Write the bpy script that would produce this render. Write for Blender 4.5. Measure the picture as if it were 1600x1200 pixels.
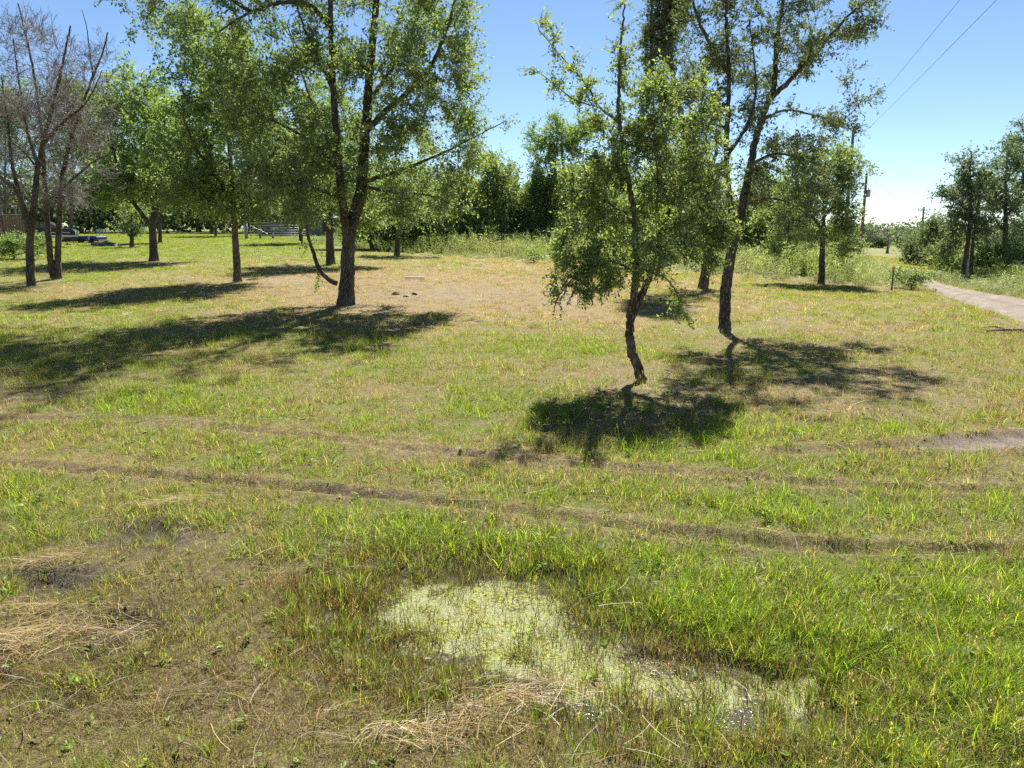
import bpy, math, random
import numpy as np
from math import radians, sin, cos, tan, pi

R = random.Random(7)
G = np.random.default_rng(11)
scene = bpy.context.scene
for o in list(bpy.data.objects):
    bpy.data.objects.remove(o)
COL = scene.collection

# ------------------------------------------------------------------ camera, sky, sun, exposure
EYE = 1.65
FPX = 1209.0                       # focal length in pixels of a 1600 wide frame
PITCH = math.atan(240.0 / FPX)     # horizon 240 px above the middle
cam_d = bpy.data.cameras.new('camera')
cam = bpy.data.objects.new('camera', cam_d)
COL.objects.link(cam)
cam.location = (0, 0, EYE)
cam.rotation_euler = (pi / 2 - PITCH, 0, 0)
cam_d.sensor_width = 36.0
cam_d.lens = 36.0 * FPX / 1600.0
cam_d.clip_start = 0.05
cam_d.clip_end = 3000
scene.camera = cam

SUN_AZ, SUN_EL = radians(11), radians(50)
world = bpy.data.worlds.new('World')
scene.world = world
world.use_nodes = True
wn = world.node_tree
wn.nodes.clear()
sky = wn.nodes.new('ShaderNodeTexSky')
sky.sky_type = 'NISHITA'
sky.sun_disc = False
sky.sun_elevation = SUN_EL
sky.sun_rotation = SUN_AZ
sky.altitude = 2000
sky.air_density = 1.0
sky.dust_density = 0.0
sky.ozone_density = 4.0
wbg = wn.nodes.new('ShaderNodeBackground')
wbg.inputs['Strength'].default_value = 0.051
wout = wn.nodes.new('ShaderNodeOutputWorld')
wn.links.new(sky.outputs[0], wbg.inputs[0])
wn.links.new(wbg.outputs[0], wout.inputs[0])

sun_d = bpy.data.lights.new('sun', 'SUN')
sun_d.energy = 5.0
sun_d.angle = radians(0.53)
sun_d.color = (1.0, 0.955, 0.88)
sun = bpy.data.objects.new('sun', sun_d)
COL.objects.link(sun)
sun.rotation_euler = (-(pi / 2 - SUN_EL), 0, -SUN_AZ)
sun.location = (0, 0, 40)

scene.view_settings.view_transform = 'Standard'
scene.view_settings.look = 'None'
scene.view_settings.gamma = 1.0
scene.view_settings.exposure = 1.5
scene.view_settings.use_curve_mapping = False
scene.render.engine = 'CYCLES'
cy = scene.cycles
cy.max_bounces = 6
cy.diffuse_bounces = 4
cy.glossy_bounces = 2
cy.transmission_bounces = 4
cy.transparent_max_bounces = 4
cy.sample_clamp_indirect = 6.0
cy.sample_clamp_direct = 14.0
cy.use_denoising = False
cy.use_adaptive_sampling = True
cy.adaptive_threshold = 0.012

# ------------------------------------------------------------------ numeric helpers
def _hash(ix, iy, seed):
    h = (ix.astype(np.int64) * 374761393 + iy.astype(np.int64) * 668265263 + seed * 1442695041) & 0xFFFFFFFF
    h = ((h ^ (h >> 13)) * 1274126177) & 0xFFFFFFFF
    h = h ^ (h >> 16)
    return (h & 0xFFFF) / 65535.0

def vnoise(x, y, seed=0):
    x = np.asarray(x, float); y = np.asarray(y, float)
    ix = np.floor(x); iy = np.floor(y)
    fx = x - ix; fy = y - iy
    fx = fx * fx * (3 - 2 * fx); fy = fy * fy * (3 - 2 * fy)
    a = _hash(ix, iy, seed); b = _hash(ix + 1, iy, seed)
    c = _hash(ix, iy + 1, seed); d = _hash(ix + 1, iy + 1, seed)
    return (a * (1 - fx) + b * fx) * (1 - fy) + (c * (1 - fx) + d * fx) * fy

def fbm(x, y, seed=0, octv=4):
    s = 0; a = 0.5; t = 0
    for k in range(octv):
        s = s + a * vnoise(x * 2 ** k, y * 2 ** k, seed + k * 17)
        t += a; a *= 0.5
    return s / t

def sstep(a, b, x):
    t = np.clip((x - a) / (b - a), 0, 1)
    return t * t * (3 - 2 * t)

# ------------------------------------------------------------------ terrain
_SU = np.array([-0.8, -0.3, -0.1, 0.05, 0.2, 0.35, 0.45, 0.55, 0.8])
_SS = np.array([0.021, 0.021, 0.017, 0.010, 0.001, -0.009, -0.017, -0.026, -0.026])

def big_height(x, y):
    """the lie of the land: rising gently to the far left, falling to the far right"""
    x = np.asarray(x, float); y = np.asarray(y, float)
    u = x / np.maximum(y, 6.0)
    s = np.interp(u, _SU, _SS)
    d = np.maximum(y - 13.0, 0)
    d = d * d / (d + 6.0)
    d = 130 * np.tanh(d / 130)
    return s * d

def ray(px, py):
    dx = (px - 800) / FPX; dyc = (600 - py) / FPX
    cp, sp = cos(PITCH), sin(PITCH)
    return np.array([dx, cp + dyc * sp, -sp + dyc * cp])

def ground_at(px, py):
    """where the sight line through this spot of the photograph meets the land"""
    r = ray(px, py)
    t = 1.0; prev = 0.0
    while t < 400:
        p = np.array([0, 0, EYE]) + r * t
        if p[2] < big_height(p[0], p[1]):
            break
        prev = t; t *= 1.02
    lo, hi = prev, t
    for _ in range(30):
        m = 0.5 * (lo + hi)
        p = np.array([0, 0, EYE]) + r * m
        if p[2] < big_height(p[0], p[1]): hi = m
        else: lo = m
    return np.array([p[0], p[1], float(big_height(p[0], p[1]))])

def at_depth(px, py, Y):
    r = ray(px, py)
    return np.array([0, 0, EYE]) + r * (Y / r[1])

def proj(x, y, z):
    cp, sp = cos(PITCH), sin(PITCH)
    zz = z - EYE
    dep = np.maximum(y * cp - zz * sp, 0.05)
    up = y * sp + zz * cp
    return 800 + FPX * x / dep, 600 - FPX * up / dep

def poly_w(pts):
    return np.array([ground_at(a, b)[:2] for a, b in pts])

def dist_line(x, y, P):
    d = np.full(np.shape(x), 1e9)
    for a, b in zip(P[:-1], P[1:]):
        ab = b - a
        t = np.clip(((x - a[0]) * ab[0] + (y - a[1]) * ab[1]) / (ab @ ab), 0, 1)
        d = np.minimum(d, np.hypot(x - a[0] - t * ab[0], y - a[1] - t * ab[1]))
    return d

def in_poly(x, y, P):
    c = np.zeros(np.shape(x), bool)
    n = len(P)
    for i in range(n):
        x1, y1 = P[i]; x2, y2 = P[i - 1]
        cond = ((y1 > y) != (y2 > y))
        xx = (x2 - x1) * (y - y1) / ((y2 - y1) if y2 != y1 else 1e-9) + x1
        c ^= cond & (x < xx)
    return c

def sdf_poly(x, y, P):
    d = dist_line(x, y, np.vstack([P, P[:1]]))
    return np.where(in_poly(x, y, P), -d, d)

RUTS = [
    (poly_w([(-200, 715), (0, 725), (130, 738), (250, 745), (400, 760), (520, 771), (640, 783), (760, 797), (900, 814),
             (1050, 836), (1200, 852), (1350, 860), (1600, 864), (1800, 862)]), 0.05, 0.05),
    (poly_w([(-100, 655), (60, 655), (180, 657), (300, 666), (450, 681), (560, 693), (650, 705), (760, 716), (900, 727),
             (1000, 737), (1150, 747), (1300, 762), (1450, 768), (1800, 772)]), 0.045, 0.03),
    (poly_w([(1800, 676), (1600, 682), (1520, 688), (1440, 698), (1330, 704), (1210, 708)]), 0.07, 0.035),
]
PUD_MAIN = poly_w([(600, 905), (650, 888), (760, 893), (850, 905), (895, 935), (945, 985), (1040, 1022), (1120, 1040), (1200, 1038),
                   (1270, 1042), (1320, 1066), (1280, 1100), (1180, 1112), (1060, 1108), (950, 1092), (850, 1072), (740, 1048),
                   (640, 1012), (560, 975), (545, 930)])
PUD_SMALL = [poly_w([(35, 905), (75, 900), (118, 908), (120, 925), (80, 930), (45, 922)]),
             poly_w([(165, 970), (200, 962), (238, 972), (235, 1000), (190, 1004), (160, 992)]),
             poly_w([(118, 1050), (140, 1030), (160, 1018), (165, 1035), (140, 1062), (120, 1068)]),
             poly_w([(195, 825), (240, 820), (275, 830), (265, 848), (215, 850)])]
MUD_R = poly_w([(1450, 699), (1490, 690), (1540, 686), (1620, 678), (1700, 676), (1700, 686), (1590, 695), (1510, 701)])
WATER_Z = -0.034

ROAD_L = [(1405, 422), (1425, 430), (1438, 444), (1470, 461), (1530, 482), (1600, 504), (1680, 530), (1800, 575)]
ROAD_R = [(1418, 421), (1442, 430), (1466, 444), (1500, 453), (1545, 461), (1600, 470), (1680, 484), (1800, 505)]
RW_L, RW_R = poly_w(ROAD_L), poly_w(ROAD_R)
ROAD_P = np.vstack([RW_L, RW_R[::-1]])

def height(x, y):
    x = np.asarray(x, float); y = np.asarray(y, float)
    h = big_height(x, y)
    near = 1 - sstep(18, 40, np.hypot(x, y))
    h = h + near * (0.030 * (fbm(x * 0.9, y * 0.9, 3) - 0.35) + 0.022 * (fbm(x * 4.2, y * 4.2, 9, 3) - 0.4))
    wob = 0.06 * (fbm(x * 2.2, y * 2.2, 31) - 0.5)
    for P, w, dep in RUTS:
        d = dist_line(x, y, P) + wob
        br = 0.45 + 0.9 * fbm(x * 0.7, y * 0.7, 55)
        h = h - dep * br * np.exp(-(d / w) ** 2) + 0.02 * np.exp(-((d - 2.2 * w) / w) ** 2)
    s = sdf_poly(x, y, PUD_MAIN) + 0.30 * (fbm(x * 4, y * 4, 77) - 0.5)
    basin = 1 - sstep(-0.22, 0.34, s)
    hum = 0.055 * (fbm(x * 7, y * 7, 5, 3) - 0.42)
    h = h * (1 - basin) + basin * (-0.062 + hum * 0.9) + 0.020 * (1 - sstep(0.1, 0.5, np.abs(s))) * (fbm(x * 13, y * 13, 6, 2) - 0.5) * 2
    for P in PUD_SMALL:
        s = sdf_poly(x, y, P) + 0.08 * (fbm(x * 5, y * 5, 78) - 0.5)
        basin = 1 - sstep(-0.05, 0.08, s)
        h = h * (1 - basin) + basin * (-0.047 + hum * 0.4)
    s = sdf_poly(x, y, MUD_R)
    basin = 1 - sstep(-0.1, 0.15, s)
    h = h * (1 - basin) + basin * (-0.03 + hum * 0.35)
    return h

def hz(x, y):
    return float(height(np.array([x]), np.array([y]))[0])

# ------------------------------------------------------------------ what grows where (hand-surveyed table, digits 0..9)
_ROWS = np.array([345, 370, 400, 430, 460, 490, 520, 560, 600, 640, 680, 720, 760, 800, 840, 880, 920, 960, 1000, 1040, 1080, 1120, 1160, 1200, 1400])
_DRY = """111221111 110122111 111355432 357987654 469997655 336887655 333565466 455455456 645446465 533345445 433334226 232332124 133222112
142122111 233112222 343211111 444421111 544431111 654342100 644344100 544444310 444444321 333444321 233344321 233344321"""
_BRN = """000000000 000000000 000000000 001211100 002322111 001111111 001111122 101111112 511112222 521112212 211112113 111111113 112211111
122110111 343100100 455410000 456632000 556643000 556754100 666766300 556666510 445555531 334455531 233444432 233444432"""
_LSH = """333333333 333333333 333333333 222123333 222113333 333223333 443333333 333333333 233333333 334433444 344444563 554455653 645456655
635655666 534686456 323587667 222236877 222225888 222223888 222222578 222222367 222222356 222222356 333332345 333332345"""

def _tab(s):
    return np.array([[int(c) for c in r] for r in s.split()], float) / 9.0
_DRY, _BRN, _LSH = _tab(_DRY), _tab(_BRN), _tab(_LSH)

def _look(T, px, py):
    py = np.clip(py, _ROWS[0], _ROWS[-1] - 1)
    r = np.clip(np.searchsorted(_ROWS, py, side='right') - 1, 0, len(_ROWS) - 2)
    fy = (py - _ROWS[r]) / (_ROWS[r + 1] - _ROWS[r])
    cx = np.clip(px / 200.0, 0, 7.999)
    c = cx.astype(int); fx = cx - c
    return (T[r, c] * (1 - fx) + T[r, c + 1] * fx) * (1 - fy) + (T[r + 1, c] * (1 - fx) + T[r + 1, c + 1] * fx) * fy

BARE_SPOTS = [(690, 460, 110, 16, .95), (440, 440, 70, 8, .7), (300, 437, 60, 6, .6), (1010, 605, 100, 22, .75), (1130, 520, 60, 10, .6), (240, 408, 40, 4, .6),
              (85, 438, 40, 5, .5), (550, 480, 60, 8, .6), (880, 470, 60, 12, .7), (1230, 440, 80, 6, .5), (1560, 742, 60, 16, .7),
              (30, 630, 90, 22, .6), (230, 838, 80, 16, .8), (700, 705, 120, 10, .5), (1180, 760, 110, 10, .45), (900, 815, 110, 14, .55),
              (1250, 858, 130, 9, .5), (1350, 600, 120, 25, .35), (1450, 590, 80, 20, .35)]

def zones(x, y, h):
    px, py = proj(x, y, h)
    px = px + 40 * (fbm(x * 0.9, y * 0.9, 41) - 0.5); 
    dry = _look(_DRY, px, py); brn = _look(_BRN, px, py); lsh = _look(_LSH, px, py)
    n1 = fbm(x * 0.55, y * 0.55, 101); n2 = fbm(x * 2.4, y * 2.4, 202)
    dry = np.clip(dry + np.clip(0.25 + dry * 1.8, 0, 1) * np.clip(1.5 - dry, 0.5, 1) * (1.1 * (n1 - 0.5) + 0.7 * (n2 - 0.5)), 0, 1)
    lsh = np.clip(lsh + 0.5 * (0.5 - n1) + 0.95 * (fbm(x * 3.1, y * 3.1, 303) - 0.5) + 0.65 * (vnoise(x * 9, y * 9, 304) - 0.5), 0.02, 1)
    bare = np.zeros_like(x); rut = np.full(np.shape(x), 9.0); rutm = np.zeros_like(x)
    for cx, cy, rx, ry, a in BARE_SPOTS:
        bare = np.maximum(bare, a * np.exp(-(((px - cx) / rx) ** 2 + ((py - cy) / ry) ** 2)))
    for P, w, dep in RUTS:
        d = dist_line(x, y, P); rut = np.minimum(rut, d); d = d + 0.14 * (n2 - 0.5)
        rk = np.exp(-(d / (w * 1.15)) ** 2) * np.clip(-0.45 + 2.6 * fbm(x * 1.3, y * 1.3, 404), 0, 1); bare = np.maximum(bare, rk); rutm = np.maximum(rutm, rk)
    bare = np.clip(bare * (0.7 + 0.7 * n2), 0, 1)
    dry = np.clip(dry + 0.40 * np.exp(-(rut / 0.20) ** 2) * (py < 880), 0, 1)
    lsh = np.clip(lsh + 0.22 * np.exp(-((rut - 0.55) / 0.22) ** 2) * (py < 880), 0.02, 1)
    rutm = rutm * (1 - sstep(550, 850, px))
    s = np.minimum(sdf_poly(x, y, PUD_MAIN), np.minimum.reduce([sdf_poly(x, y, P) for P in PUD_SMALL]))
    wet = 1 - sstep(-0.02, 0.30, s)
    mud = 1 - sstep(-0.05, 0.20, sdf_poly(x, y, MUD_R))
    road = 1 - sstep(-0.15, 0.15, sdf_poly(x, y, ROAD_P))
    return dict(px=px, py=py, dry=dry, brn=np.clip(brn + 0.5 * (n2 - 0.5), 0, 1), lsh=lsh, bare=bare, wet=wet, mud=mud, road=road, n1=n1, n2=n2, pond=s, rut=rut, rutm=rutm)

# ------------------------------------------------------------------ materials
def nmat(name):
    m = bpy.data.materials.new(name)
    m.use_nodes = True
    nt = m.node_tree
    nt.nodes.clear()
    out = nt.nodes.new('ShaderNodeOutputMaterial')
    return m, nt, out

def node(nt, t, **kw):
    n = nt.nodes.new(t)
    for k, v in kw.items():
        if k.startswith('i_'):
            n.inputs[k[2:].replace('_', ' ')].default_value = v
        else:
            setattr(n, k, v)
    return n

def c4(c):
    return (c[0], c[1], c[2], 1.0)

def ramp(nt, fac, stops):
    r = nt.nodes.new('ShaderNodeValToRGB')
    e = r.color_ramp.elements
    while len(e) < len(stops):
        e.new(0.5)
    for k, (p, c) in enumerate(stops):
        e[k].position = p
        e[k].color = c4(c)
    nt.links.new(fac, r.inputs[0])
    return r.outputs[0]

def mixc(nt, fac, a, b, mode='MIX'):
    m = nt.nodes.new('ShaderNodeMix')
    m.data_type = 'RGBA'
    m.blend_type = mode
    for s, v in ((m.inputs[0], fac), (m.inputs[6], a), (m.inputs[7], b)):
        if isinstance(v, (int, float)):
            s.default_value = v
        elif isinstance(v, tuple):
            s.default_value = c4(v)
        else:
            nt.links.new(v, s)
    return m.outputs[2]

def mth(nt, op, a, b=None, clamp=False):
    m = nt.nodes.new('ShaderNodeMath')
    m.operation = op
    m.use_clamp = clamp
    for k, v in enumerate((a, b)):
        if v is None: continue
        if isinstance(v, (int, float)): m.inputs[k].default_value = v
        else: nt.links.new(v, m.inputs[k])
    return m.outputs[0]

def attr(nt, name, kind='GEOMETRY'):
    a = nt.nodes.new('ShaderNodeAttribute')
    a.attribute_name = name
    a.attribute_type = kind
    return a

def noise(nt, vec, scale, detail=4, rough=0.55):
    n = nt.nodes.new('ShaderNodeTexNoise')
    n.inputs['Scale'].default_value = scale
    n.inputs['Detail'].default_value = detail
    n.inputs['Roughness'].default_value = rough
    if vec is not None: nt.links.new(vec, n.inputs['Vector'])
    return n.outputs[0]

def coord(nt, which='Object', scale=None):
    t = nt.nodes.new('ShaderNodeTexCoord')
    o = t.outputs[which]
    if scale:
        mp = nt.nodes.new('ShaderNodeMapping')
        mp.inputs['Scale'].default_value = scale
        nt.links.new(o, mp.inputs[0])
        o = mp.outputs[0]
    return o

def bump(nt, h, strength, dist):
    b = nt.nodes.new('ShaderNodeBump')
    b.inputs['Strength'].default_value = strength
    b.inputs['Distance'].default_value = dist
    nt.links.new(h, b.inputs['Height'])
    return b.outputs[0]

def simple_mat(name, col, rough=0.7, var=0.25, scale=6.0, metal=0.0, spec=0.4, bmp=0.0):
    m, nt, out = nmat(name)
    p = nt.nodes.new('ShaderNodeBsdfPrincipled')
    v = coord(nt)
    n = noise(nt, v, scale)
    c = ramp(nt, n, [(0.25, tuple(k * (1 - var) for k in col)), (0.75, tuple(min(1, k * (1 + var)) for k in col))])
    nt.links.new(c, p.inputs['Base Color'])
    p.inputs['Roughness'].default_value = rough
    p.inputs['Metallic'].default_value = metal
    p.inputs['Specular IOR Level'].default_value = spec
    if bmp:
        nt.links.new(bump(nt, noise(nt, v, scale * 5), bmp, 0.02), p.inputs['Normal'])
    nt.links.new(p.outputs[0], out.inputs[0])
    return m

def foliage_shader(nt, out, col, trans=0.45, gloss=0.035, rough=0.45):
    d = nt.nodes.new('ShaderNodeBsdfDiffuse')
    t = nt.nodes.new('ShaderNodeBsdfTranslucent')
    nt.links.new(col, d.inputs[0])
    tc = mixc(nt, 1.0, col, (1.0, 1.0, 0.62), 'MULTIPLY')
    nt.links.new(tc, t.inputs[0])
    mx = nt.nodes.new('ShaderNodeMixShader')
    mx.inputs[0].default_value = trans
    nt.links.new(d.outputs[0], mx.inputs[1]); nt.links.new(t.outputs[0], mx.inputs[2])
    g = nt.nodes.new('ShaderNodeBsdfGlossy')
    g.inputs['Roughness'].default_value = rough
    g.inputs[0].default_value = (0.9, 0.95, 1.0, 1)
    m2 = nt.nodes.new('ShaderNodeMixShader')
    m2.inputs[0].default_value = gloss
    nt.links.new(mx.outputs[0], m2.inputs[1]); nt.links.new(g.outputs[0], m2.inputs[2])
    nt.links.new(m2.outputs[0], out.inputs[0])

def grass_mat():
    m, nt, out = nmat('grass_blade')
    ti = attr(nt, 'tint', 'INSTANCER').outputs['Color']
    bv = attr(nt, 'bv').outputs['Fac']
    f = mth(nt, 'ADD', mth(nt, 'MULTIPLY', mth(nt, 'POWER', bv, 1.6), 1.25), 0.45)
    mm = nt.nodes.new('ShaderNodeVectorMath'); mm.operation = 'SCALE'
    nt.links.new(ti, mm.inputs[0]); nt.links.new(f, mm.inputs['Scale'])
    foliage_shader(nt, out, mm.outputs[0], 0.58, 0.018, 0.45)
    return m

def leaf_mat(name, dark, mid, light, trans=0.45, gloss=0.055):
    m, nt, out = nmat(name)
    lv = attr(nt, 'lv').outputs['Fac']
    c = ramp(nt, lv, [(0.0, dark), (0.55, mid), (1.0, light)])
    foliage_shader(nt, out, c, trans, gloss, 0.6)
    return m

def bark_mat(name, dark, light, scale=1.0):
    m, nt, out = nmat(name)
    p = nt.nodes.new('ShaderNodeBsdfPrincipled')
    v = coord(nt, 'Object', (scale * 26, scale * 26, scale * 7))
    vo = nt.nodes.new('ShaderNodeTexVoronoi')
    vo.feature = 'DISTANCE_TO_EDGE'
    vo.inputs['Scale'].default_value = 1.0
    wv = noise(nt, v, 0.8, 3)
    add = nt.nodes.new('ShaderNodeVectorMath'); add.operation = 'MULTIPLY_ADD'
    nt.links.new(wv, add.inputs[0]); add.inputs[1].default_value = (1.6, 1.6, 1.6); nt.links.new(v, add.inputs[2])
    nt.links.new(add.outputs[0], vo.inputs['Vector'])
    n2 = noise(nt, coord(nt), 5 * scale, 5, 0.65)
    hgt = mth(nt, 'ADD', mth(nt, 'MULTIPLY', mth(nt, 'MINIMUM', vo.outputs[0], 0.22), 3.5), mth(nt, 'MULTIPLY', n2, 0.5))
    col = ramp(nt, hgt, [(0.15, tuple(k * 0.45 for k in dark)), (0.55, dark), (1.0, light)])
    big = noise(nt, coord(nt), 2.2, 3)
    col = mixc(nt, ramp(nt, big, [(0.45, (0, 0, 0)), (0.7, (0.6, 0.6, 0.6))]), col, tuple(k * 1.25 for k in light))
    nt.links.new(col, p.inputs['Base Color'])
    p.inputs['Roughness'].default_value = 0.9
    p.inputs['Specular IOR Level'].default_value = 0.2
    nt.links.new(bump(nt, hgt, 0.9, 0.02), p.inputs['Normal'])
    nt.links.new(p.outputs[0], out.inputs[0])
    return m

M_GRASS = grass_mat()
M_STRAW = M_GRASS
BARK_DARK = bark_mat('bark_dark', (0.070, 0.055, 0.043), (0.17, 0.14, 0.11))
BARK_BROWN = bark_mat('bark_brown', (0.10, 0.068, 0.045), (0.23, 0.17, 0.125))
BARK_GREY = bark_mat('bark_grey', (0.11, 0.095, 0.082), (0.27, 0.24, 0.21))
TWIG_GREY = simple_mat('twig_grey', (0.19, 0.165, 0.15), 0.85, 0.3, 4)
TWIG_BROWN = simple_mat('twig_brown', (0.10, 0.075, 0.055), 0.85, 0.3, 4)
L_FRONT = leaf_mat('leaf_bright', (0.100, 0.150, 0.034), (0.225, 0.305, 0.068), (0.42, 0.50, 0.13), 0.58)
L_MID = leaf_mat('leaf_mid', (0.090, 0.140, 0.038), (0.205, 0.285, 0.076), (0.34, 0.42, 0.11), 0.58)
L_DARK = leaf_mat('leaf_dark', (0.052, 0.082, 0.032), (0.120, 0.165, 0.056), (0.24, 0.28, 0.10), 0.50)
L_DENSE = leaf_mat('leaf_dense', (0.070, 0.122, 0.030), (0.185, 0.280, 0.066), (0.32, 0.42, 0.10), 0.58)
L_BLUE = leaf_mat('leaf_bluish', (0.062, 0.095, 0.050), (0.130, 0.185, 0.085), (0.25, 0.31, 0.14), 0.48, 0.03)

# ------------------------------------------------------------------ mesh helpers
def mesh_np(name, V, F, mat=None, smooth=False, k=4):
    """V (n,3), F (m,k) arrays"""
    me = bpy.data.meshes.new(name)
    V = np.ascontiguousarray(V, np.float32); F = np.ascontiguousarray(F, np.int32)
    me.vertices.add(len(V)); me.vertices.foreach_set('co', V.ravel())
    me.loops.add(F.size); me.loops.foreach_set('vertex_index', F.ravel())
    me.polygons.add(len(F))
    me.polygons.foreach_set('loop_start', np.arange(0, F.size, F.shape[1], dtype=np.int32))
    if smooth: me.polygons.foreach_set('use_smooth', np.ones(len(F), bool))
    me.update(calc_edges=True)
    if mat: me.materials.append(mat)
    return me

def fattr(me, name, vals, domain='FACE'):
    a = me.attributes.new(name, 'FLOAT', domain)
    a.data.foreach_set('value', np.ascontiguousarray(vals, np.float32))

def link(name, data, parent=None, loc=None):
    o = bpy.data.objects.new(name, data)
    COL.objects.link(o)
    if parent: o.parent = parent
    if loc is not None: o.location = tuple(float(v) for v in loc)
    return o

def tag(o, label, cat=None, group=None, kind=None):
    if label: o['label'] = label
    if cat: o['category'] = cat
    if group: o['group'] = group
    if kind: o['kind'] = kind
    return o

def thing(name, label, cat, loc, group=None, rz=0):
    o = link(name, None, None, loc)
    o.rotation_euler = (0, 0, rz)
    o.empty_display_size = 0.2
    return tag(o, label, cat, group)

class MB:
    """collects boxes, tubes and sheets; build() links them as one mesh object"""
    def __init__(s): s.v = []; s.f = []
    def box(s, c, d, rz=0, rx=0, bev=0.0):
        c = np.array(c, float); hx, hy, h_z = np.array(d, float) / 2
        b = len(s.v)
        if bev <= 0:
            P = [(-hx, -hy, -h_z), (hx, -hy, -h_z), (hx, hy, -h_z), (-hx, hy, -h_z), (-hx, -hy, h_z), (hx, -hy, h_z), (hx, hy, h_z), (-hx, hy, h_z)]
            F = [(0, 3, 2, 1), (4, 5, 6, 7), (0, 1, 5, 4), (1, 2, 6, 5), (2, 3, 7, 6), (3, 0, 4, 7)]
        else:
            P = []; e = bev
            for zz, k in ((-h_z, e), (-h_z + e, 0), (h_z - e, 0), (h_z, e)):
                P += [(-hx + k, -hy + k, zz), (hx - k, -hy + k, zz), (hx - k, hy - k, zz), (-hx + k, hy - k, zz)]
            F = [(3, 2, 1, 0), (12, 13, 14, 15)]
            for l in range(3):
                for q in range(4):
                    F.append((l * 4 + q, l * 4 + (q + 1) % 4, l * 4 + 4 + (q + 1) % 4, l * 4 + 4 + q))
        ca, sa = cos(rz), sin(rz); cb, sb = cos(rx), sin(rx)
        for x, y, z in P:
            y, z = y * cb - z * sb, y * sb + z * cb
            s.v.append((c[0] + x * ca - y * sa, c[1] + x * sa + y * ca, c[2] + z))
        s.f += [tuple(b + i for i in f) for f in F]
        return s
    def tube(s, pts, rad, sides=8, cap=True):
        pts = np.array(pts, float)
        if np.isscalar(rad): rad = [rad] * len(pts)
        b = len(s.v); n = len(pts)
        T = np.gradient(pts, axis=0) if n > 2 else np.repeat((pts[1] - pts[0])[None], n, 0)
        T /= np.linalg.norm(T, axis=1)[:, None] + 1e-9
        up = np.array([0, 0, 1.0]) if abs(T[0][2]) < 0.9 else np.array([1.0, 0, 0])
        for i in range(n):
            a = np.cross(T[i], up); a /= np.linalg.norm(a) + 1e-9
            c = np.cross(T[i], a); up = -np.cross(T[i], a) if abs(T[i] @ up) < 0.95 else up
            for k in range(sides):
                t = 2 * pi * k / sides
                s.v.append(tuple(pts[i] + rad[i] * (cos(t) * a + sin(t) * c)))
        for i in range(n - 1):
            for k in range(sides):
                s.f.append((b + i * sides + k, b + i * sides + (k + 1) % sides, b + (i + 1) * sides + (k + 1) % sides, b + (i + 1) * sides + k))
        if cap:
            s.f.append(tuple(b + k for k in range(sides))[::-1])
            s.f.append(tuple(b + (n - 1) * sides + k for k in range(sides)))
        return s
    def prism(s, outline, y0, y1):
        """outline in x,z pushed along y"""
        b = len(s.v); n = len(outline)
        for yy in (y0, y1):
            for x, z in outline: s.v.append((x, yy, z))
        s.f.append(tuple(b + k for k in range(n)))
        s.f.append(tuple(b + n + k for k in range(n))[::-1])
        for k in range(n):
            s.f.append((b + (k + 1) % n, b + k, b + n + k, b + n + (k + 1) % n))
        return s
    def build(s, name, mat, parent=None, loc=None, smooth=False):
        me = bpy.data.meshes.new(name)
        me.from_pydata(s.v, [], s.f)
        if smooth: me.polygons.foreach_set('use_smooth', np.ones(len(me.polygons), bool))
        me.update()
        me.materials.append(mat)
        return link(name, me, parent, loc)

# ------------------------------------------------------------------ ground
def axis(n, a, b, t0, t1, c):
    t = np.linspace(t0, t1, n)
    return c + a * np.sinh(b * t)

gx = axis(520, 1.3, 7.0, -1.0, 1.0, 0.0)
gy = axis(470, 1.6, 7.0, -0.48, 1.0, 3.9)
GX, GY = np.meshgrid(gx, gy)
gxf, gyf = GX.ravel(), GY.ravel()
gzf = height(gxf, gyf)
Z = zones(gxf, gyf, gzf)

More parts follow.
